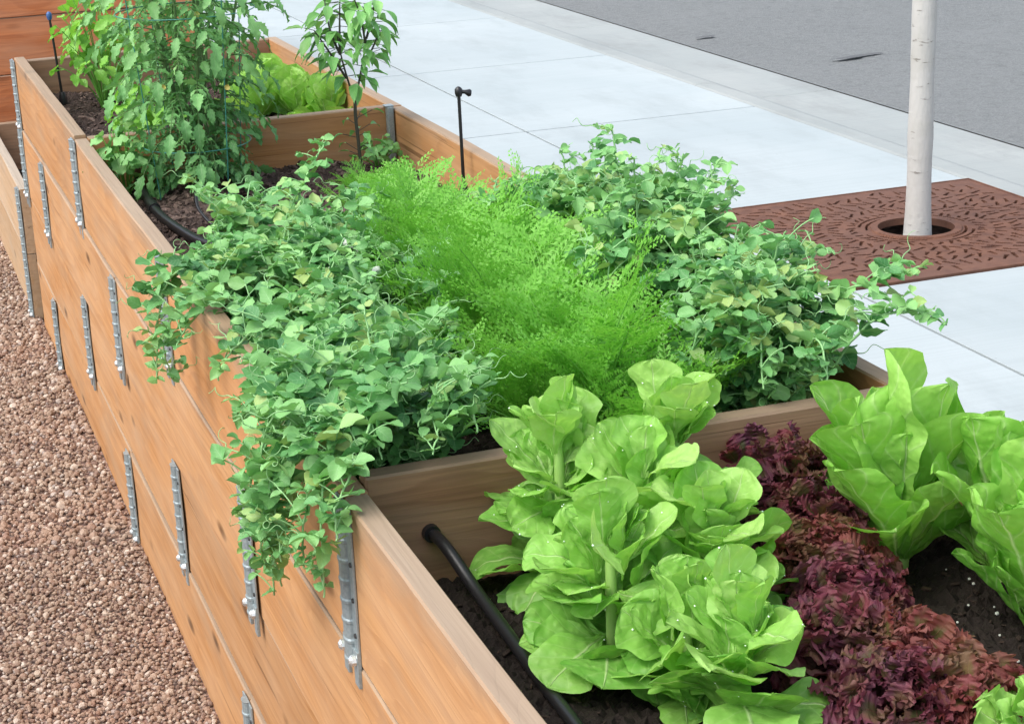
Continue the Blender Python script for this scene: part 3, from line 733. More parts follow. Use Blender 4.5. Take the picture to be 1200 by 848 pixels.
g = Geo(); tube(g, smooth_path([(.08, 6.62, 1.02), (.16, 6.55, 1.035), (.26, 6.50, 1.03), (.34, 6.55, 1.02)]), .021, 12); g.build('hose', M['black'], t)
g = Geo(); tube(g, smooth_path([(.10, 6.80, 1.01), (.22, 6.72, 1.03), (.34, 6.70, 1.015)]), .016, 12); tube(g, [(.15, 6.56, 1.034), (.21, 6.525, 1.033)], .026, 12); g.build('coupling', M['black'], t)

def riser(label, x, y, z, h, lean, cap, side=True):
    t = thing('sprinkler_riser', label, 'sprinkler', (x, y, z), 'sprinkler risers in the beds')
    d = A(lean[0], lean[1], 1) * h
    g = Geo(); tube(g, [A(0,0,-.02), d*.5, d*.93], [.0056, .005, .005], 10); g.build('pipe', M['black'], t)
    g = Geo(); tube(g, [A(0,0,-.01), A(0,0,.015), A(0,0,.03), A(0,0,.04)], [.017, .0165, .013, .009], 12); g.build('base_fitting', M['black'], t)
    g = Geo(); tube(g, [d*.92, d*.95, d*.985, d*1.0, d*1.01], [.0085, .0115, .0115, .008, .003], 10)
    if side: tube(g, [d*.965, d*.965+A(.018, -.004, -.002), d*.965+A(.03, -.006, -.006), d*.965+A(.036, -.007, -.007)], [.006, .006, .0115, .009], 10)
    g.build('nozzle', M[cap], t)
riser('black sprinkler riser standing between the carrots and the right board', 1.032, 5.365, SOIL+.035, .33, (-.005, .0), 'black')
riser('black sprinkler riser with blue tip by the pale green plant in the far corner', .155, 7.9, SOIL+.02, .36, (-.05, .0), 'blue', False)
riser('short blue tipped black riser almost buried in the left pea vines', .19, 4.06, SOIL, .23, (.0, .0), 'blue', False)

# ------------------------------------------------------------------ lettuces
UP = A(0, 0, 1)
def lettuce_head(name, label, loc, mat, n, Lr, Wr, stem, pitch, seed, group, prof='obovate', rot=0.0, cap=None, stem_r=.0095, lean=(0, 0), rndb=(0.0, 1.0), **kw):
    global RNG; RNG = np.random.default_rng(seed); r = np.random.default_rng(seed + 500)
    t = thing(name, label, 'lettuce', loc, group)
    g = Geo(); top = A(lean[0], lean[1], stem)
    for i in range(n):
        f = (i + .5) / n                        # 0 = oldest, lowest; 1 = heart
        L = Lr[0]*(1-f) + Lr[1]*f; L *= r.uniform(*kw.get('Lj', (.85, 1.12))); W = L*r.uniform(*Wr)
        az = i*2.39996 + rot + r.normal(0, kw.get('azj', .18)); pt = rad(pitch[0]*(1-f) + pitch[1]*f) + r.normal(0, kw.get('jit', .10))
        tpl = leaf(L, W, kw.get('nl', 12), kw.get('nw', 8), prof, bend=kw.get('bend', (-.9, -.1))[0]*(1-f)+kw.get('bend', (-.9, -.1))[1]*f + r.normal(0, .2), b0=.15,
                   fold=kw.get('fold', .10), cup=kw.get('cup', (-.12, .35))[0]*(1-f)+kw.get('cup', (-.12, .35))[1]*f, ruf=kw.get('ruf', .006)*L/.14, rf=kw.get('rf', 2.3)*r.uniform(.8, 1.3), rp=kw.get('rp', 2.4),
                   crink=kw.get('crink', .002), twist=r.normal(0, .25), wig=r.normal(0, .03), tooth=kw.get('tooth', 0))
        d = A(math.cos(az)*math.cos(pt), math.sin(az)*math.cos(pt), math.sin(pt)); nrm = A(-math.cos(az)*math.sin(pt), -math.sin(az)*math.sin(pt), math.cos(pt))
        side = np.cross(d, nrm); roll = r.normal(0, .18 + kw.get('jit', .1)*.6); nrm = nrm*math.cos(roll) + side*math.sin(roll)
        base = top*float(np.clip(.10 + .88*f + r.uniform(-1, 1)*kw.get('tj', 0)*.35, .05, 1)) + A(math.cos(az), math.sin(az), 0)*(stem_r*.6 + abs(r.normal(0, kw.get('ox', 0))))
        v = float(np.clip(.15 + .6*f + r.normal(0, .16), 0, 1)); v = rndb[0] + (rndb[1]-rndb[0])*v
        g.put(tpl, frame(d, nrm), base, 1.0, v)
    if kw.get('tufts'):
        for i in range(kw['tufts']):
            th = math.acos(r.uniform(.05, 1)); az = r.uniform(0, 6.283); o = A(math.sin(th)*math.cos(az), math.sin(th)*math.sin(az), math.cos(th)); R = kw['tR']*r.uniform(.75, 1.08)
            tpl = leaf(r.uniform(.028, .046), r.uniform(.017, .027), 28, 8, 'round', bend=r.normal(-.5, .5), cup=r.uniform(-.2, .4), ruf=.0042, rf=r.uniform(4, 5), rp=1.7, crink=.0015)
            d = nz(o + r.normal(0, .45, 3)); g.put(tpl, frame(d, nz(UP*.5 + o*.3 + r.normal(0, .6, 3))), A(o[0]*R, o[1]*R, o[2]*R*1.3 + .015), 1.0, float(np.clip(r.normal(.5, .3), 0, 1)))
    lv = g.build('leaves', M[mat], t); g0 = g
    g = Geo(); tube(g, [A(0, 0, -.02), top*.4, top*.8, top*1.03], [stem_r*1.1, stem_r, stem_r*.9, stem_r*.5], 10); g.build('stem', M['lstem'], t)
    if kw.get('drops'):
        V = np.concatenate(g0.v); D = Geo(); a = np.linspace(0, 2*np.pi, 6, endpoint=False)
        for q in V[r.integers(0, len(V), kw['drops'])]:
            rr = r.uniform(.0008, .0019); c = q + A(0, 0, .0008)
            tube(D, [c, c+A(0, 0, rr*.5), c+A(0, 0, rr)], [rr, rr*.85, rr*.3], 6)
        tag(D.build('water_drops', M['drop'], t), kind='stuff')
    return t
GL = 'green lettuce row along the left board'
lk = dict(prof='spoon', bend=(-.6, -.4), ruf=.0045, crink=.0032, rf=1.4, rp=2.0, cup=(-.05, .2), fold=.08, nl=18, nw=12, jit=.38, drops=60, tj=.55, ox=.015, azj=.5, Lj=(.72, 1.15))
lettuce_head('green_lettuce', 'frontmost bright green lettuce with rounded open leaves and visible pale stem', (.385, 2.17, SOIL-.01), 'lettuce', 38, (.142, .088), (.36, .44), .17, (2, 84), 21, GL, rot=.4, **lk)
lettuce_head('green_lettuce', 'middle green lettuce of the left row overhanging the black drip pipe', (.305, 2.44, SOIL-.01), 'lettuce', 56, (.142, .09), (.36, .44), .20, (-4, 84), 22, GL, rot=1.9, **lk)
lettuce_head('green_lettuce', 'tallest green lettuce leaning on the weathered divider board', (.325, 2.70, SOIL-.01), 'lettuce', 66, (.145, .09), (.36, .44), .285, (-6, 86), 23, GL, rot=.2, **lk)
lettuce_head('green_lettuce', 'green lettuce between the divider and the red frilled row', (.52, 2.69, SOIL-.01), 'lettuce', 60, (.142, .092), (.36, .44), .285, (0, 86), 24, GL, rot=2.8, **lk)
lettuce_head('green_lettuce', 'green lettuce wedged between the frontmost one and the red frilled row', (.475, 2.45, SOIL-.01), 'lettuce', 52, (.142, .09), (.36, .44), .20, (0, 78), 26, GL, rot=.9, **lk)
lettuce_head('green_lettuce', 'green lettuce buried in the middle of the left row with only its crown showing', (.42, 2.57, SOIL-.01), 'lettuce', 40, (.145, .095), (.36, .44), .24, (20, 80), 27, GL, rot=.3, **lk)
lettuce_head('green_lettuce', 'small green lettuce tucked between the frontmost one and the drip pipe', (.37, 2.315, SOIL-.01), 'lettuce', 40, (.125, .08), (.36, .44), .13, (6, 84), 28, GL, rot=2.2, **lk)
lettuce_head('green_lettuce', 'pale curly green lettuce at the lower right corner by the dark soil', (.685, 1.87, SOIL-.01), 'lettuce', 30, (.13, .07), (.40, .5), .10, (20, 75), 25, GL, rot=1.0, bend=(-.5, .2), ruf=.012, crink=.004, rf=3, rndb=(.35, 1), nl=18, nw=10)

GR = 'romaine lettuces along the right board'
rk = dict(prof='romaine', bend=(-.45, -.15), cup=(.3, .55), ruf=.003, rf=2.4, crink=.0035, jit=.13, Lj=(.7, 1.1), azj=.3, fold=.06, nl=26, nw=14, stem_r=.018)
lettuce_head('romaine_lettuce', 'largest upright romaine with open cupped heart next to the divider', (.87, 2.57, SOIL-.01), 'romaine', 24, (.25, .315), (.23, .28), .05, (40, 88), 31, GR, rot=.9, **rk)
lettuce_head('romaine_lettuce', 'romaine between the largest head and the sidewalk board', (.995, 2.44, SOIL-.01), 'romaine', 21, (.235, .28), (.23, .28), .05, (42, 88), 32, GR, rot=2.2, **rk)
lettuce_head('romaine_lettuce', 'romaine cut off by the right edge above the bare dark soil', (.93, 2.26, SOIL-.01), 'romaine', 21, (.23, .28), (.23, .28), .05, (38, 88), 33, GR, rot=.1, **rk)

GD = 'red frilled lettuces in a row between green and romaine'
fk = dict(prof='obovate', bend=(-.8, .2), cup=(.0, .3), ruf=.008, rf=6, rp=1.6, crink=.005, fold=.05, nl=46, nw=14, stem_r=.008)
reds = [((.755, 2.775), 'red frilled lettuce farthest up its row, against the divider', 'red', 1.3), ((.735, 2.63), 'second red frilled lettuce from the divider', 'red', 1.0), ((.69, 2.49), 'bronze tinted frilled lettuce in the middle of the red row', 'red_b', .95),
        ((.655, 2.36), 'dark purple frilled lettuce just past the bronze one', 'red', .95), ((.585, 2.235), 'purplish frilled lettuce touching the frontmost green lettuce', 'red', .95), ((.645, 2.15), 'olive and maroon frilled lettuce beside the bare soil', 'red_b', .9),
        ((.555, 2.055), 'red frilled lettuce nearest the viewer at the bottom of the row', 'red', .9), ((.665, 2.02), 'reddish brown frilled lettuce next to the pale curly green one', 'red_b', .8)]
for i, ((x, y), lab, mt, sc) in enumerate(reds):
    lettuce_head('red_lettuce', lab, (x, y, SOIL-.012), mt, 24, (.12*sc, .085*sc), (.40, .55), .05, (4, 60), 41+i, GD, rot=i*1.1, tufts=170, tR=.088*sc, jit=.25, **fk)
GF = 'pale lettuces in the farthest bed'
for i, (x, y, lab) in enumerate(((.93, 7.05, 'pale far lettuce in front, just behind the divider'), (.78, 7.12, 'pale far lettuce partly behind the tomato bush'), (.90, 7.35, 'pale far lettuce behind the front one'), (1.0, 6.85, 'pale far lettuce in the corner by the sidewalk board'))):
    lettuce_head('romaine_lettuce', lab, (x, y, SOIL), 'romaine', 22, (.17, .17), (.34, .40), .04, (25, 84), 61+i, GF, rot=i*.7, rndb=(.5, 1), **{**rk, 'cup': (.1, .6), 'bend': (-.3, .2), 'nl': 10, 'nw': 6})

# ------------------------------------------------------------------ peas
RNG = np.random.default_rng(77)
PEA_ST = [leaf(.038, .0150, 6, 4, 'stipule', bend=random.uniform(-.8, .6), fold=random.uniform(-.1, .6), ruf=.0015, rf=1.5, cup=random.uniform(-.2, .4)) for _ in range(8)]
PEA_LF = [leaf(.036, .0132, 7, 4, random.choice(('oval', 'ovate')), bend=random.uniform(-.9, .5), fold=random.uniform(.0, .75), ruf=.0012, rf=1.5, cup=random.uniform(-.2, .3)) for _ in range(8)]
PETAL = [leaf(.016, .011, 4, 4, 'round', bend=.6, cup=.5) for _ in range(2)]
POD = [leaf(.06, .007, 6, 2, 'lance', bend=.2, fold=.3)]

def pea_plant(label, base, paths, seed, group, nflow=2, npod=1, r0=(.0, .9), old=.015, size=1.0):
    global RNG; RNG = np.random.default_rng(seed); r = np.random.default_rng(seed+900)
    t = thing('pea_plant', label, 'pea plant', base, group); base = A(*base)
    gl, gs = Geo(), Geo(); gt = gs; nodes = []
    for P in paths:
        pts = smooth_path([base] + [A(*p) + r.normal(0, .012, 3) for p in P], 30) - base
        pts += np.cumsum(r.normal(0, .0016, pts.shape), 0)
        tube(gs, pts, np.linspace(.0032, .0018, len(pts)), 5)
        seg = np.linalg.norm(np.diff(pts, axis=0), axis=1); cum = np.concatenate([[0], np.cumsum(seg)]); Lt = cum[-1]
        k = 0; s = .035
        while s < Lt:
            p = np.array([np.interp(s, cum, pts[:, a]) for a in range(3)]); q = np.array([np.interp(min(s+.01, Lt), cum, pts[:, a]) for a in range(3)])
            d = nz(q - p + 1e-6); f = s/Lt; tipsc = (.6 + .5*min(1, (1-f)*4)) * size
            az = r.uniform(0, 6.28); out = nz(A(math.cos(az), math.sin(az), .35) - d*.2)
            shade = np.clip(r.normal(.36 + .34*f, .26), *r0)
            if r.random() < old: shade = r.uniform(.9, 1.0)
            # stipules
            for sg in (-1, 1):
                dd = nz(out*.75 + np.cross(out, UP)*sg*.8 + d*.3 + r.normal(0, .2, 3)); nn = nz(UP*.9 + out*.5 + r.normal(0, .4, 3))
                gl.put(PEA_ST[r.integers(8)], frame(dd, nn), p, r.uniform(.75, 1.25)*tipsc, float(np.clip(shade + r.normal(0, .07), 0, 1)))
            # compound leaf
            pl = r.uniform(.045, .075)*tipsc; e = p + out*pl + A(0, 0, r.uniform(-.01, .02)); mid = (p+e)/2 + A(0, 0, .012)
            pp = bez(p, mid, e, 6); tube(gs, pp, .0015, 4, cap=False)
            for j, fr in enumerate((.55, .95) if r.random() < .75 else (.8,)):
                o = pp[int(fr*5)]
                for sg in (-1, 1):
                    if r.random() < .08: continue
                    dd = nz(np.cross(out, UP)*sg + out*.55 + A(0, 0, r.normal(-.1, .3)) + r.normal(0, .15, 3)); nn = nz(UP + r.normal(0, .62, 3))
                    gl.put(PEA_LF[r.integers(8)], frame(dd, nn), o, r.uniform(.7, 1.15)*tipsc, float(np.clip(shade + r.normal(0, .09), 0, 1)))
            # tendril
            if r.random() < .42:
                u = nz(out + r.normal(0, .3, 3)); w = nz(np.cross(u, r.normal(size=3))); L = r.uniform(.03, .07); a0 = np.linspace(0, 1, 16)
                curl = np.stack([u*L*x + .010*x*(w*math.cos(x*9) + np.cross(u, w)*math.sin(x*9)) for x in a0])
                tube(gt, e + curl, np.linspace(.0012, .0006, 16), 4, cap=False)
            nodes.append((p, out)); s += r.uniform(.019, .030)
    gl.build('leaves', M['pea'], t); gs.build('stems', M['pea_stem'], t)
    for i in range(nflow):
        p, out = nodes[r.integers(len(nodes)//2, len(nodes))]; g = Geo(); q = p + out*.05 + A(0, 0, .025)
        tube(g, [p, (p+q)/2 + A(0,0,.008), q], .001, 4)
        for a in (-.7, .7): g.put(PETAL[0], frame(nz(UP + np.cross(out, UP)*a), nz(-out)), q, 1.1)
        g.put(PETAL[1], frame(nz(out*.8 + UP*.3), UP), q, .8)
        g.build('flower', M['petal'], t)
    for i in range(npod):
        p, out = nodes[r.integers(len(nodes)//3, len(nodes))]; q = p + out*.03; g = Geo()
        ax = bez(q, q + out*.02 + A(0, 0, -.03), q + out*.025 + A(0, 0, -.068), 9)
        tube(g, ax, [.001, .004, .0062, .0068, .0068, .0066, .006, .004, .0008], 7); tube(g, [p, q], .0012, 4); g.build('pod', M['pea_stem'], t)
    return t

def vines(r, base, n, reach, hgt, bias=(0, 0), drop=None):
    out = []
    for i in range(n):
        a = 2*np.pi*(i + r.uniform(-.3, .3))/n; R = reach*r.uniform(.35, 1.1); h = hgt*r.uniform(.7, 1.12)
        x, y = base[0] + math.cos(a)*R + bias[0], base[1] + math.sin(a)*R + bias[1]
        out.append([(base[0] + (x-base[0])*.3, base[1] + (y-base[1])*.3, base[2] + h*.65), (base[0]+(x-base[0])*.75, base[1]+(y-base[1])*.75, base[2] + h), (x, y, base[2] + h*r.uniform(.62, 1.0))])
    for i in range(max(2, n//3)):
        a = r.uniform(0, 6.28); R = reach*r.uniform(.2, .8); x, y = base[0]+math.cos(a)*R+bias[0], base[1]+math.sin(a)*R+bias[1]; h = hgt*r.uniform(1.1, 1.35)
        out.append([((base[0]+x)/2, (base[1]+y)/2, base[2]+h*.6), (x, y, base[2]+h)])
    return out
r = np.random.default_rng(3)
GP = 'pea plants sprawling over the left board'
Zs = SOIL
b = (.17, 3.05, Zs)
pea_plant('pea plant at the near corner cascading down the outside of the wall over a bracket', b,
    [[(.08, 2.98, 1.24), (.01, 2.86, 1.24), (-.05, 2.80, 1.16), (-.06, 2.79, 1.05), (-.055, 2.80, .98)], [(.1, 2.95, 1.25), (.02, 2.83, 1.23), (-.045, 2.77, 1.15), (-.055, 2.75, 1.07)], [(.06, 3.0, 1.20), (-.05, 2.95, 1.19), (-.075, 2.98, 1.05), (-.07, 3.03, .93)], [(.05, 3.05, 1.22), (-.06, 3.08, 1.18), (-.085, 3.1, 1.02), (-.075, 3.12, .90)], [(.08, 2.95, 1.22), (.0, 2.86, 1.22), (-.06, 2.84, 1.15), (-.07, 2.86, 1.04)],
     [(.1, 3.1, 1.24), (-.03, 3.18, 1.22), (-.10, 3.22, 1.15)], [(.15, 2.95, 1.2), (.16, 2.87, 1.24), (.15, 2.80, 1.20)], [(.2, 3.0, 1.22), (.24, 2.93, 1.24), (.25, 2.84, 1.19)], [(.1, 2.98, 1.25), (.03, 2.9, 1.27), (-.02, 2.85, 1.24)], [(.12, 3.15, 1.27), (.05, 3.2, 1.3), (-.04, 3.22, 1.27)], [(.06, 3.12, 1.22), (-.06, 3.14, 1.17), (-.085, 3.16, 1.04), (-.08, 3.18, .97)], [(.06, 2.97, 1.24), (-.04, 2.92, 1.23), (-.085, 2.93, 1.12), (-.08, 2.95, 1.0)], [(.1, 3.02, 1.26), (.0, 3.02, 1.28), (-.07, 3.04, 1.2), (-.09, 3.05, 1.1)], [(.15, 3.0, 1.24), (.08, 2.9, 1.26), (.06, 2.82, 1.2)], [(.2, 3.02, 1.22), (.2, 2.92, 1.26), (.14, 2.83, 1.22)], [(.05, 3.07, 1.24), (-.05, 3.0, 1.24), (-.1, 2.98, 1.14), (-.085, 3.0, 1.02), (-.075, 3.03, .96)]] + vines(r, b, 5, .17, .27), 201, GP, 1, 2)
b = (.17, 3.34, Zs)
pea_plant('dense pea plant just behind the near corner one, spilling over the board', b, [[(.04, 3.3, 1.24), (-.07, 3.3, 1.18), (-.1, 3.3, 1.1)], [(.04, 3.45, 1.24), (-.04, 3.5, 1.2), (-.08, 3.5, 1.14)]] + vines(r, b, 10, .21, .27), 202, GP, 2, 1)
b = (.30, 3.55, Zs)
pea_plant('darker pea plant shaded between the left vines and the carrots', b, vines(r, b, 10, .2, .22), 203, GP, 1, 0, (.0, .6))
b = (.17, 3.72, Zs)
pea_plant('pea plant with white flowers draping towards the gravel beyond the first two', b, [[(.03, 3.75, 1.24), (-.07, 3.8, 1.2), (-.09, 3.82, 1.12)]] + vines(r, b, 10, .22, .28), 204, GP, 3, 1)
b = (.17, 4.06, Zs)
pea_plant('pea plant hanging a pod over the wall below the blue tipped riser', b, [[(.04, 4.0, 1.22), (-.06, 4.0, 1.18), (-.08, 4.02, 1.07), (-.075, 4.05, 1.0)], [(.04, 4.15, 1.24), (-.06, 4.18, 1.2), (-.10, 4.2, 1.13)], [(.03, 4.05, 1.24), (-.05, 4.12, 1.2), (-.09, 4.16, 1.06), (-.09, 4.18, .99)]] + vines(r, b, 10, .22, .29), 205, GP, 3, 2)
b = (.24, 4.28, Zs)
pea_plant('tall pea plant at the far end with tips rising before the mulch', b, [[(.2, 4.42, 1.22), (.14, 4.5, 1.29), (.10, 4.56, 1.33)], [(.33, 4.45, 1.26), (.38, 4.5, 1.33), (.40, 4.52, 1.36)]] + vines(r, b, 11, .22, .29), 206, GP, 2, 1)
b = (.37, 4.10, Zs)
pea_plant('pea plant between the tall far one and the carrot row', b, [[(.42, 4.3, 1.22), (.46, 4.40, 1.27), (.47, 4.45, 1.30)]] + vines(r, b, 10, .19, .24), 207, GP, 2, 0, (.0, .75))
b = (.33, 3.9, Zs)
pea_plant('pea plant in the shade beside the carrots, left side of the row', b, vines(r, b, 9, .2, .24), 208, GP, 1, 0, (.0, .65))
GQ = 'pea plants along the right board'
rp = [((.93, 3.06), 'pea plant spilling over the right board behind the largest romaine', 10, .20, .27, [[(1.02, 3.05, 1.25), (1.08, 3.0, 1.32), (1.13, 2.98, 1.31)], [(1.02, 2.95, 1.25), (1.1, 2.9, 1.28), (1.14, 2.84, 1.25)]], .12),
      ((.96, 3.30), 'right hand pea plant with yellowing leaves near the divider', 10, .19, .28, [[(1.08, 3.3, 1.25), (1.17, 3.3, 1.28)]], .16),
      ((.90, 3.52), 'right hand pea plant with bright yellow green top leaves', 10, .19, .33, [[(.95, 3.5, 1.3), (1.0, 3.5, 1.38), (1.03, 3.5, 1.42)]], .1),
      ((.98, 3.74), 'tallest right hand pea plant reaching above the tree grate corner', 10, .19, .33, [[(1.0, 3.7, 1.3), (1.04, 3.68, 1.4), (1.05, 3.66, 1.45)]], .05),
      ((.94, 4.02), 'bluish right hand pea plant seen against the pale sidewalk', 9, .19, .27, [], .03), ((.95, 4.28), 'last right hand pea plant before the bare orange board', 8, .16, .22, [[(.98, 4.3, 1.15), (1.0, 4.34, 1.26)]], .03)]
for i, ((x, y), lab, n, R, h, ex, old) in enumerate(rp):
    b = (x-.05, y, Zs); pea_plant(lab, b, ex + vines(r, b, n + 8, R*1.0, h+.05, (-.01, 0)) + vines(r, b, 5, R*.6, h*.7, (-.02, 0)), 221+i, GQ, 1, 0, (.0, .85), old)

# ------------------------------------------------------------------ carrots
def frond(g, gs, base, az, L, pitch, bend, rr, scale=1.0, v=.5):
    n = 12; th = pitch + bend*np.linspace(0, 1, n); ds = L/(n-1)
    rho = np.concatenate([[0], np.cumsum(np.cos(th[:-1])*ds)]); zz = np.concatenate([[0], np.cumsum(np.sin(th[:-1])*ds)])
    sd = rr.normal(0, .05)*np.linspace(0, 1, n)**2
    u = A(math.cos(az), math.sin(az), 0); w = A(-math.sin(az), math.cos(az), 0)
    P = base + rho[:, None]*u + zz[:, None]*UP + sd[:, None]*w
    tube(gs, P, np.linspace(.0026, .0009, n), 5, cap=False)
    T = np.gradient(P, axis=0); T /= np.linalg.norm(T, axis=1)[:, None]
    V = []; F = []; R = []
    def blade(o, d, nn, l, wd):
        s = np.cross(d, nn); k = len(V)
        V.extend([o - s*wd*.3, o + d*l*.55 - s*wd*.5, o + d*l, o + d*l*.55 + s*wd*.5]); F.append((k, k+1, k+2, k+3)); R.extend([v + rr.normal(0, .12)]*4)
    for i in range(13):
        f = .30 + .70*i/12; k = f*(n-1); o = np.array([np.interp(k, np.arange(n), P[:, a]) for a in range(3)]); t = nz(np.array([np.interp(k, np.arange(n), T[:, a]) for a in range(3)]))
        side = nz(np.cross(t, UP*.9 + rr.normal(0, .12, 3))); nn = np.cross(side, t); pl = L*.34*math.sin(np.pi*min(1, .18 + .82*(1-(f-.30)/.70)))*rr.uniform(.85, 1.1)*scale + .008
        for sg in (-1, 1):
            d = nz(side*sg*.85 + t*.7 + nn*rr.normal(.12, .12)); n2 = nz(nn + rr.normal(0, .12, 3)); m = max(3, int(pl/.0128))
            blade(o, d, n2, pl*.95, .0014)
            for j in range(1, m+1):
                q = o + d*pl*j/m + A(0, 0, -.10*pl*(j/m)**2); l2 = (.013 + .35*pl*(1-j/m))*rr.uniform(.7, 1.1)*.62
                s2 = nz(np.cross(d, n2))
                for s3 in (-1, 1):
                    d2 = nz(s2*s3 + d*.85 + n2*rr.normal(0, .14)); blade(q, d2, n2, l2, .0052)
                    q2 = q + d2*l2*.42
                    blade(q2, nz(d2 + d*.9 + n2*rr.normal(0, .2)), n2, l2*.62, .0048); blade(q2, nz(d2 - d*.55 + n2*rr.normal(0, .2)), n2, l2*.52, .0044)
    g.add(V, F, None, np.clip(R, 0, 1))
GC = 'feathery carrot plants in a row between the peas'
protos = []
for k in range(4):
    rr = np.random.default_rng(300+k); t = thing('carrot_plant', 'carrot', 'carrot plant', (0, 0, 0), GC); g, gs = Geo(), Geo(); n = 12
    for i in range(n):
        f = i/n; frond(g, gs, A(rr.normal(0, .008), rr.normal(0, .008), 0), i*2.4 + rr.normal(0, .3), rr.uniform(.29, .42)*(1-.12*f), rad(rr.uniform(64, 88) if f > .3 else rr.uniform(60, 74)), -rr.uniform(.3, .9), rr, 1.0, .25 + .5*f)
    g.build('fronds', M['carrot'], t, smooth=False); gs.build('stalks', M['carrot_stem'], t); protos.append(t)
cs = []
rr = np.random.default_rng(17)
spots = [(.60, 3.03, .95, 'carrot plant nearest the viewer, right behind the tall green lettuce'), (.74, 3.07, .9, 'carrot plant at the near end of the row beside the right peas'), (.50, 3.17, .85, 'low dark carrot plant at the near left of the row'), (.67, 3.22, 1.02, 'carrot plant second from the near end on the pea bed, right of centre'),
         (.56, 3.36, 1.0, 'carrot plant with a yellowish upright frond near the row front'), (.70, 3.42, 1.02, 'broad carrot plant in front of the bluish peas'), (.60, 3.58, 1.02, 'bright carrot plant in the near half of the row'), (.72, 3.68, 1.0, 'carrot plant touching the right pea vines halfway along'),
         (.58, 3.82, 1.0, 'carrot plant halfway along the row'), (.70, 3.95, 1.0, 'tall carrot plant halfway along on the pea side'), (.61, 4.08, 1.0, 'bright carrot plant past the middle of the row'), (.73, 4.22, 1.0, 'carrot plant before the hidden middle divider'), (.62, 4.34, .95, 'carrot plant leaning over the middle divider'),
         (.74, 4.68, .8, 'carrot plant just past the middle divider'), (.82, 4.84, .7, 'carrot plant near the base of the sprinkler riser'), (.74, 5.0, .72, 'carrot plant in the mulch bed left of the riser'), (.84, 5.2, .66, 'carrot plant in the mulch bed behind the riser'), (.80, 5.36, .55, 'smallest carrot plant closest to the pepper'), (.47, 3.62, .8, 'shaded carrot plant under the left peas'), (.49, 4.0, .8, 'carrot plant merging with the left pea leaves')]
for i, (x, y, s, lab) in enumerate(spots):
    o = protos[i] if i < 4 else copy_tree(protos[i % 4])
    if y > 4.6: s *= .80; x -= .06
    o.location = (.565 + (x-.645)*.72 + .045*(y-3.0), y, SOIL-.005); o.rotation_euler = (0, 0, rr.uniform(0, 6.28)); o.scale = (s, s, s*rr.uniform(.92, 1.16)); o['label'] = lab

# ------------------------------------------------------------------ tomato, pepper and other leafy plants
RNG = np.random.default_rng(401)
TL = [leaf(.074, .0165, 12, 4, 'ovate', bend=random.uniform(-1.3, -.3), fold=random.uniform(-.05, .4), tooth=.16, ruf=.003, rf=2.5, cup=.1) for _ in range(8)]
def compound(gl, gs, p, out, L, r, drop, sc=1.0, v=.4, T=TL):
    e = p + out*L + A(0, 0, -drop*L); mid = p + out*L*.5 + A(0, 0, .10*L); pp = bez(p, mid, e, 9); tube(gs, pp, np.linspace(.0028, .0011, 9), 5, cap=False)
    side = nz(np.cross(out, UP))
    for fr, s0 in ((2, .5), (3, .85), (4, .5), (5, 1.0), (6, .5), (7, .9)):
        d = nz(pp[fr]-pp[fr-1])
        for sg in (-1, 1):
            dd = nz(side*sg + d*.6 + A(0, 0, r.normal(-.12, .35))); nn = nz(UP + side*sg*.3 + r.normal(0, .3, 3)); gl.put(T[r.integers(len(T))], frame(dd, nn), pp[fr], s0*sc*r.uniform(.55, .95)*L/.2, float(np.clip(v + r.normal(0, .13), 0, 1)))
    d = nz(pp[-1]-pp[-2]); gl.put(T[r.integers(len(T))], frame(d, nz(UP + r.normal(0, .3, 3))), pp[-1], 1.1*sc*L/.2, float(np.clip(v + r.normal(0, .12), 0, 1)))
def tomato(label, base, n_st, H, reach, seed, leaves, mat='tomato', group=None, name='tomato_plant', cat='tomato plant', Lr=(.16, .25)):
    r = np.random.default_rng(seed); t = thing(name, label, cat, base, group); gl, gs, gm = Geo(), Geo(), Geo()
    for i in range(n_st):
        a = 2*np.pi*i/n_st + r.uniform(-.3, .3); R = reach*r.uniform(.25, .9); tip = A(math.cos(a)*R, math.sin(a)*R, H*r.uniform(.75, 1.05))
        P = bez(A(0, 0, -.02), A(math.cos(a)*R*.7, math.sin(a)*R*.7, H*.4), tip, 20) + np.cumsum(r.normal(0, .004, (20, 3)), 0); P[0] = A(0, 0, -.02)
        tube(gm, P, np.linspace(.0075, .003, 20), 7)
        for k in range(leaves):
            f = .10 + .9*(k + r.uniform(0, 1))/leaves; q = P[min(19, int(f*19))]; az = k*2.4 + r.uniform(0, 1.2); out = nz(A(math.cos(az), math.sin(az), r.uniform(-.1, .35)) + .35*A(math.cos(a), math.sin(a), 0))
            compound(gl, gs, q, out, r.uniform(*Lr), r, r.uniform(.15, .65), 1.0, .20 + .45*f + r.normal(0, .1))
    gl.build('leaves', M[mat], t); gs.build('leaf_stalks', M['tom_stem'], t); gm.build('stems', M['tom_stem'], t)
    return t
tm = tomato('large bushy tomato plant in a green wire cage, filling the bed behind the pea vines', (.36, 6.02, SOIL), 10, 1.0, .24, 402, 21, Lr=(.13, .22))
r = np.random.default_rng(12)
for i in range(3):
    g = Geo(); a = r.uniform(0, 6.28); q = A(math.cos(a)*.2, -abs(math.sin(a))*.2, r.uniform(.3, .6))
    for k in range(5): g.put(PETAL[0], frame(nz(A(math.cos(k*1.257), math.sin(k*1.257)*.3, math.sin(k*1.257)) + A(0, -.4, 0)), A(0, -1, .2)), q, .8)
    g.build('flower', M['yellow'], tm)
tomato('second tomato bush with drooping leaves against the farthest bed divider', (.44, 6.75, SOIL), 5, .85, .16, 403, 14, Lr=(.12, .19))
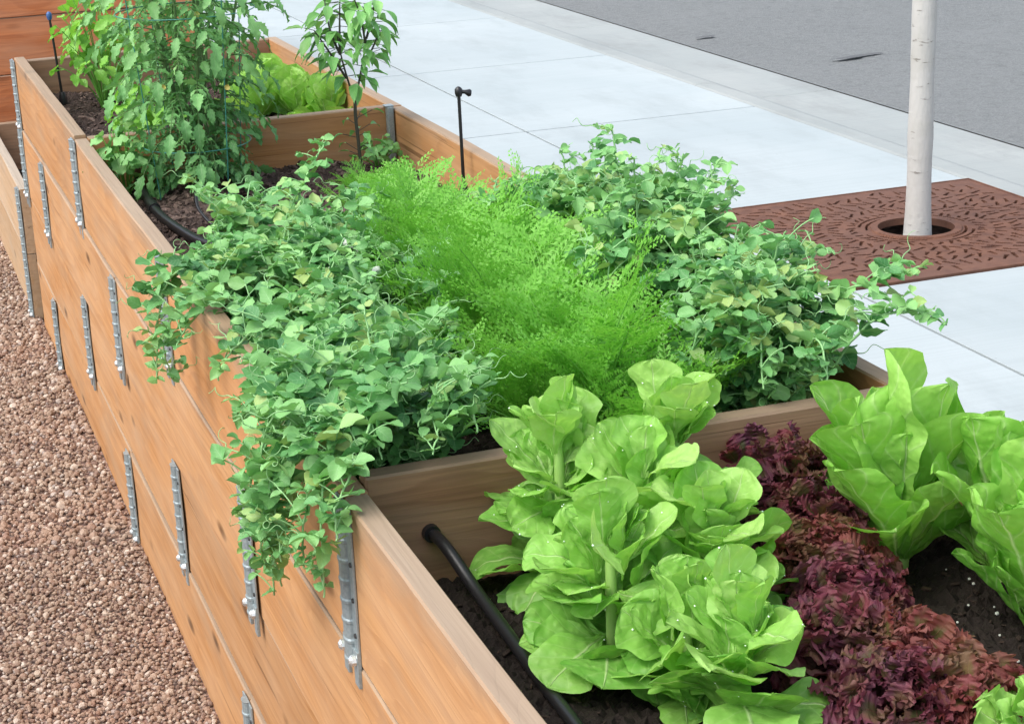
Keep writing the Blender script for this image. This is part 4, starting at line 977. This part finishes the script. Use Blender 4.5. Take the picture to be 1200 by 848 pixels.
t = thing('tomato_cage', 'green wire tomato cage ring around the large tomato bush', 'plant cage', (.36, 6.02, SOIL))
for z, R in ((.16, .17), (.575, .215)):
    a = np.linspace(0, 2*np.pi, 41); g = Geo(); tube(g, np.stack([R*np.cos(a), R*np.sin(a), np.full(41, z)], -1), .0018, 6, cap=False); g.build('ring', M['wire'], t)
for k in range(4):
    a = k*np.pi/2 + .4; g = Geo(); tube(g, [(.15*math.cos(a), .15*math.sin(a), -.03), (.21*math.cos(a), .21*math.sin(a), .66)], .002, 6); g.build('upright', M['wire'], t)

PL = [leaf(.070, .0150, 7, 4, 'lance', bend=random.uniform(-1.2, -.2), fold=random.uniform(.1, .5), ruf=.0015, rf=1.5, wig=random.uniform(-.04, .04)) for _ in range(8)]
def pepper():
    r = np.random.default_rng(501); t = thing('pepper_plant', 'slender pepper plant with forked dark stem and drooping pointed leaves', 'pepper plant', (.885, 6.0, SOIL))
    gl, gs = Geo(), Geo()
    tube(gs, smooth_path([(0, 0, -.02), (-.004, 0, .10), (-.008, 0, .17), (-.006, 0, .225)]), .0058, 8)
    tips = []
    fork = A(-.006, 0, .22)
    main = [(fork, A(-.045, 0, .34), A(-.05, .0, .42)), (fork, A(.02, 0, .30), A(.05, 0, .42)), (A(-.03, 0, .29), A(-.10, -.02, .40), A(-.13, -.02, .44)), (A(.025, 0, .32), A(.08, .02, .37), A(.10, .03, .43)), (A(-.045, 0, .37), A(-.03, .04, .45), A(-.02, .05, .52)), (A(.04, 0, .38), A(.03, -.03, .46), A(.0, -.04, .53)),
            (A(-.045, 0, .36), A(-.08, .03, .45), A(-.07, .05, .52)), (A(.045, 0, .40), A(.075, -.02, .48), A(.07, -.03, .52))]
    for (a, b, c) in main:
        P = bez(a, b, c, 10); tube(gs, P, np.linspace(.0042, .0018, 10), 6)
        for k in range(15):
            f = .3 + .7*(k+1)/15; q = P[min(9, int(f*9))]; az = k*2.4 + r.uniform(0, 6.28); out = nz(A(math.cos(az), math.sin(az), r.uniform(-.3, .25))); e = q + out*r.uniform(.02, .045)
            tube(gs, [q, e], .001, 4, cap=False); gl.put(PL[r.integers(8)], frame(nz(out + A(0, 0, -.12)), nz(UP + r.normal(0, .25, 3))), e, r.uniform(.75, 1.25), float(np.clip(.25 + .5*f + r.normal(0, .15), 0, 1)))
    for k in range(14):      # low shoots round the foot
        az = r.uniform(0, 6.28); out = nz(A(math.cos(az), math.sin(az), .3)); q = A(-.004, 0, r.uniform(.03, .17)); e = q + out*r.uniform(.03, .07)
        tube(gs, [q, e], .0012, 4, cap=False); gl.put(PL[r.integers(8)], frame(nz(out + A(0, 0, -.2)), nz(UP + r.normal(0, .3, 3))), e, r.uniform(.5, .9), float(r.uniform(.2, .6)))
    gl.build('leaves', M['pepper'], t); gs.build('stem', M['pep_stem'], t); t.scale = (1.0, 1.0, 1.1)
pepper()
def leafy(label, base, n, H, R, Lf, seed, mat, name, cat, prof='ovate', ratio=.36, group=None, droop=-.2):
    r = np.random.default_rng(seed); global RNG; RNG = np.random.default_rng(seed)
    T = [leaf(Lf, Lf*ratio, 8, 6, prof, bend=r.uniform(-1.1, -.1), fold=r.uniform(.05, .35), ruf=.004, rf=2, cup=r.uniform(-.2, .2), tooth=.05) for _ in range(6)]
    t = thing(name, label, cat, base, group); gl, gs = Geo(), Geo()
    for i in range(n):
        a = i*2.4 + r.uniform(-.3, .3); rr_ = R*math.sqrt((i+.5)/n); h = H*(1 - .55*(rr_/R)**2)*r.uniform(.7, 1.05)
        p0 = A(math.cos(a)*.01, math.sin(a)*.01, 0); e = A(math.cos(a)*rr_, math.sin(a)*rr_, h); P = bez(p0, A(e[0]*.3, e[1]*.3, h*.7), e, 8)
        tube(gs, P, np.linspace(.003, .0016, 8), 5)
        out = nz(A(math.cos(a), math.sin(a), 0))
        for k in range(4):
            az = a + (k-1.5)*1.1 + r.normal(0, .3); d = nz(A(math.cos(az), math.sin(az), droop + r.normal(0, .25)))
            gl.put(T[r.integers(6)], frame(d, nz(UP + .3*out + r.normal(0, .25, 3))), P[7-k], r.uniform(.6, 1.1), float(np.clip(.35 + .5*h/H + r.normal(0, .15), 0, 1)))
    gl.build('leaves', M[mat], t); gs.build('stems', M['carrot_stem'], t)
leafy('pale green leafy plant around the far riser, in front of the reddish back wall', (.30, 7.75, SOIL), 30, .52, .22, .085, 601, 'bright', 'basil_plant', 'leafy plant', 'ovate', .3, droop=-.55)
leafy('veined round leaved plant overhanging the left board beside the tomato', (.13, 6.08, SOIL), 14, .26, .12, .055, 602, 'tomato', 'squash_plant', 'leafy plant', 'round', .42)
leafy('bright round leaved seedling clump in the farthest bed, left of the tomato', (.27, 6.55, SOIL), 16, .36, .14, .06, 603, 'bright', 'squash_plant', 'leafy plant', 'oval', .36)
leafy('small leafy sprout at the foot of the pepper plant', (.96, 6.06, SOIL), 10, .13, .09, .05, 604, 'pepper', 'seedling', 'leafy plant', 'ovate', .3)

# ------------------------------------------------------------------ camera, light, world
cam = bpy.data.cameras.new('camera'); co = link('camera', cam); scene.camera = co
cam.sensor_width = 36; cam.lens = 2250.27/1200*36; cam.clip_start = .05; cam.clip_end = 3000
yaw, pitch, roll = .3277, .3106, -.0445
fw = Vector((math.sin(yaw)*math.cos(pitch), math.cos(yaw)*math.cos(pitch), -math.sin(pitch)))
rt = fw.cross(Vector((0, 0, 1))).normalized(); up = rt.cross(fw)
r2 = rt*math.cos(roll) + up*math.sin(roll); u2 = -rt*math.sin(roll) + up*math.cos(roll)
Mx = Matrix((r2, u2, -fw)).transposed().to_4x4(); Mx.translation = Vector((-.6649, 0, 2.2896)); co.matrix_world = Mx

SUN_EL, SUN_AZ = rad(57), rad(-104)      # azimuth from +Y towards +X
sd = Vector((math.sin(SUN_AZ)*math.cos(SUN_EL), math.cos(SUN_AZ)*math.cos(SUN_EL), math.sin(SUN_EL)))
sun = bpy.data.lights.new('sun', 'SUN'); sun.energy = 1.0; sun.angle = rad(45); sun.color = (1, .95, .88)
so = link('sun', sun); so.rotation_euler = sd.to_track_quat('Z', 'Y').to_euler()
w = bpy.data.worlds.new('World'); scene.world = w; w.use_nodes = True; nt = w.node_tree; nt.nodes.clear()
sky = nt.nodes.new('ShaderNodeTexSky'); sky.sky_type = 'NISHITA'; sky.sun_disc = False; sky.sun_elevation = SUN_EL; sky.sun_rotation = SUN_AZ
sky.air_density = 1.0; sky.dust_density = 3.0; sky.ozone_density = 1.0
bg = nt.nodes.new('ShaderNodeBackground'); bg.inputs[1].default_value = .15; ow = nt.nodes.new('ShaderNodeOutputWorld')
hs = nt.nodes.new('ShaderNodeHueSaturation'); hs.inputs['Saturation'].default_value = .55
nt.links.new(sky.outputs[0], hs.inputs['Color']); nt.links.new(hs.outputs[0], bg.inputs[0]); nt.links.new(bg.outputs[0], ow.inputs[0])
vs = scene.view_settings; vs.view_transform = 'Standard'; vs.look = 'None'; vs.gamma = 1; vs.use_curve_mapping = False; vs.exposure = 1.15
scene.render.engine = 'CYCLES'
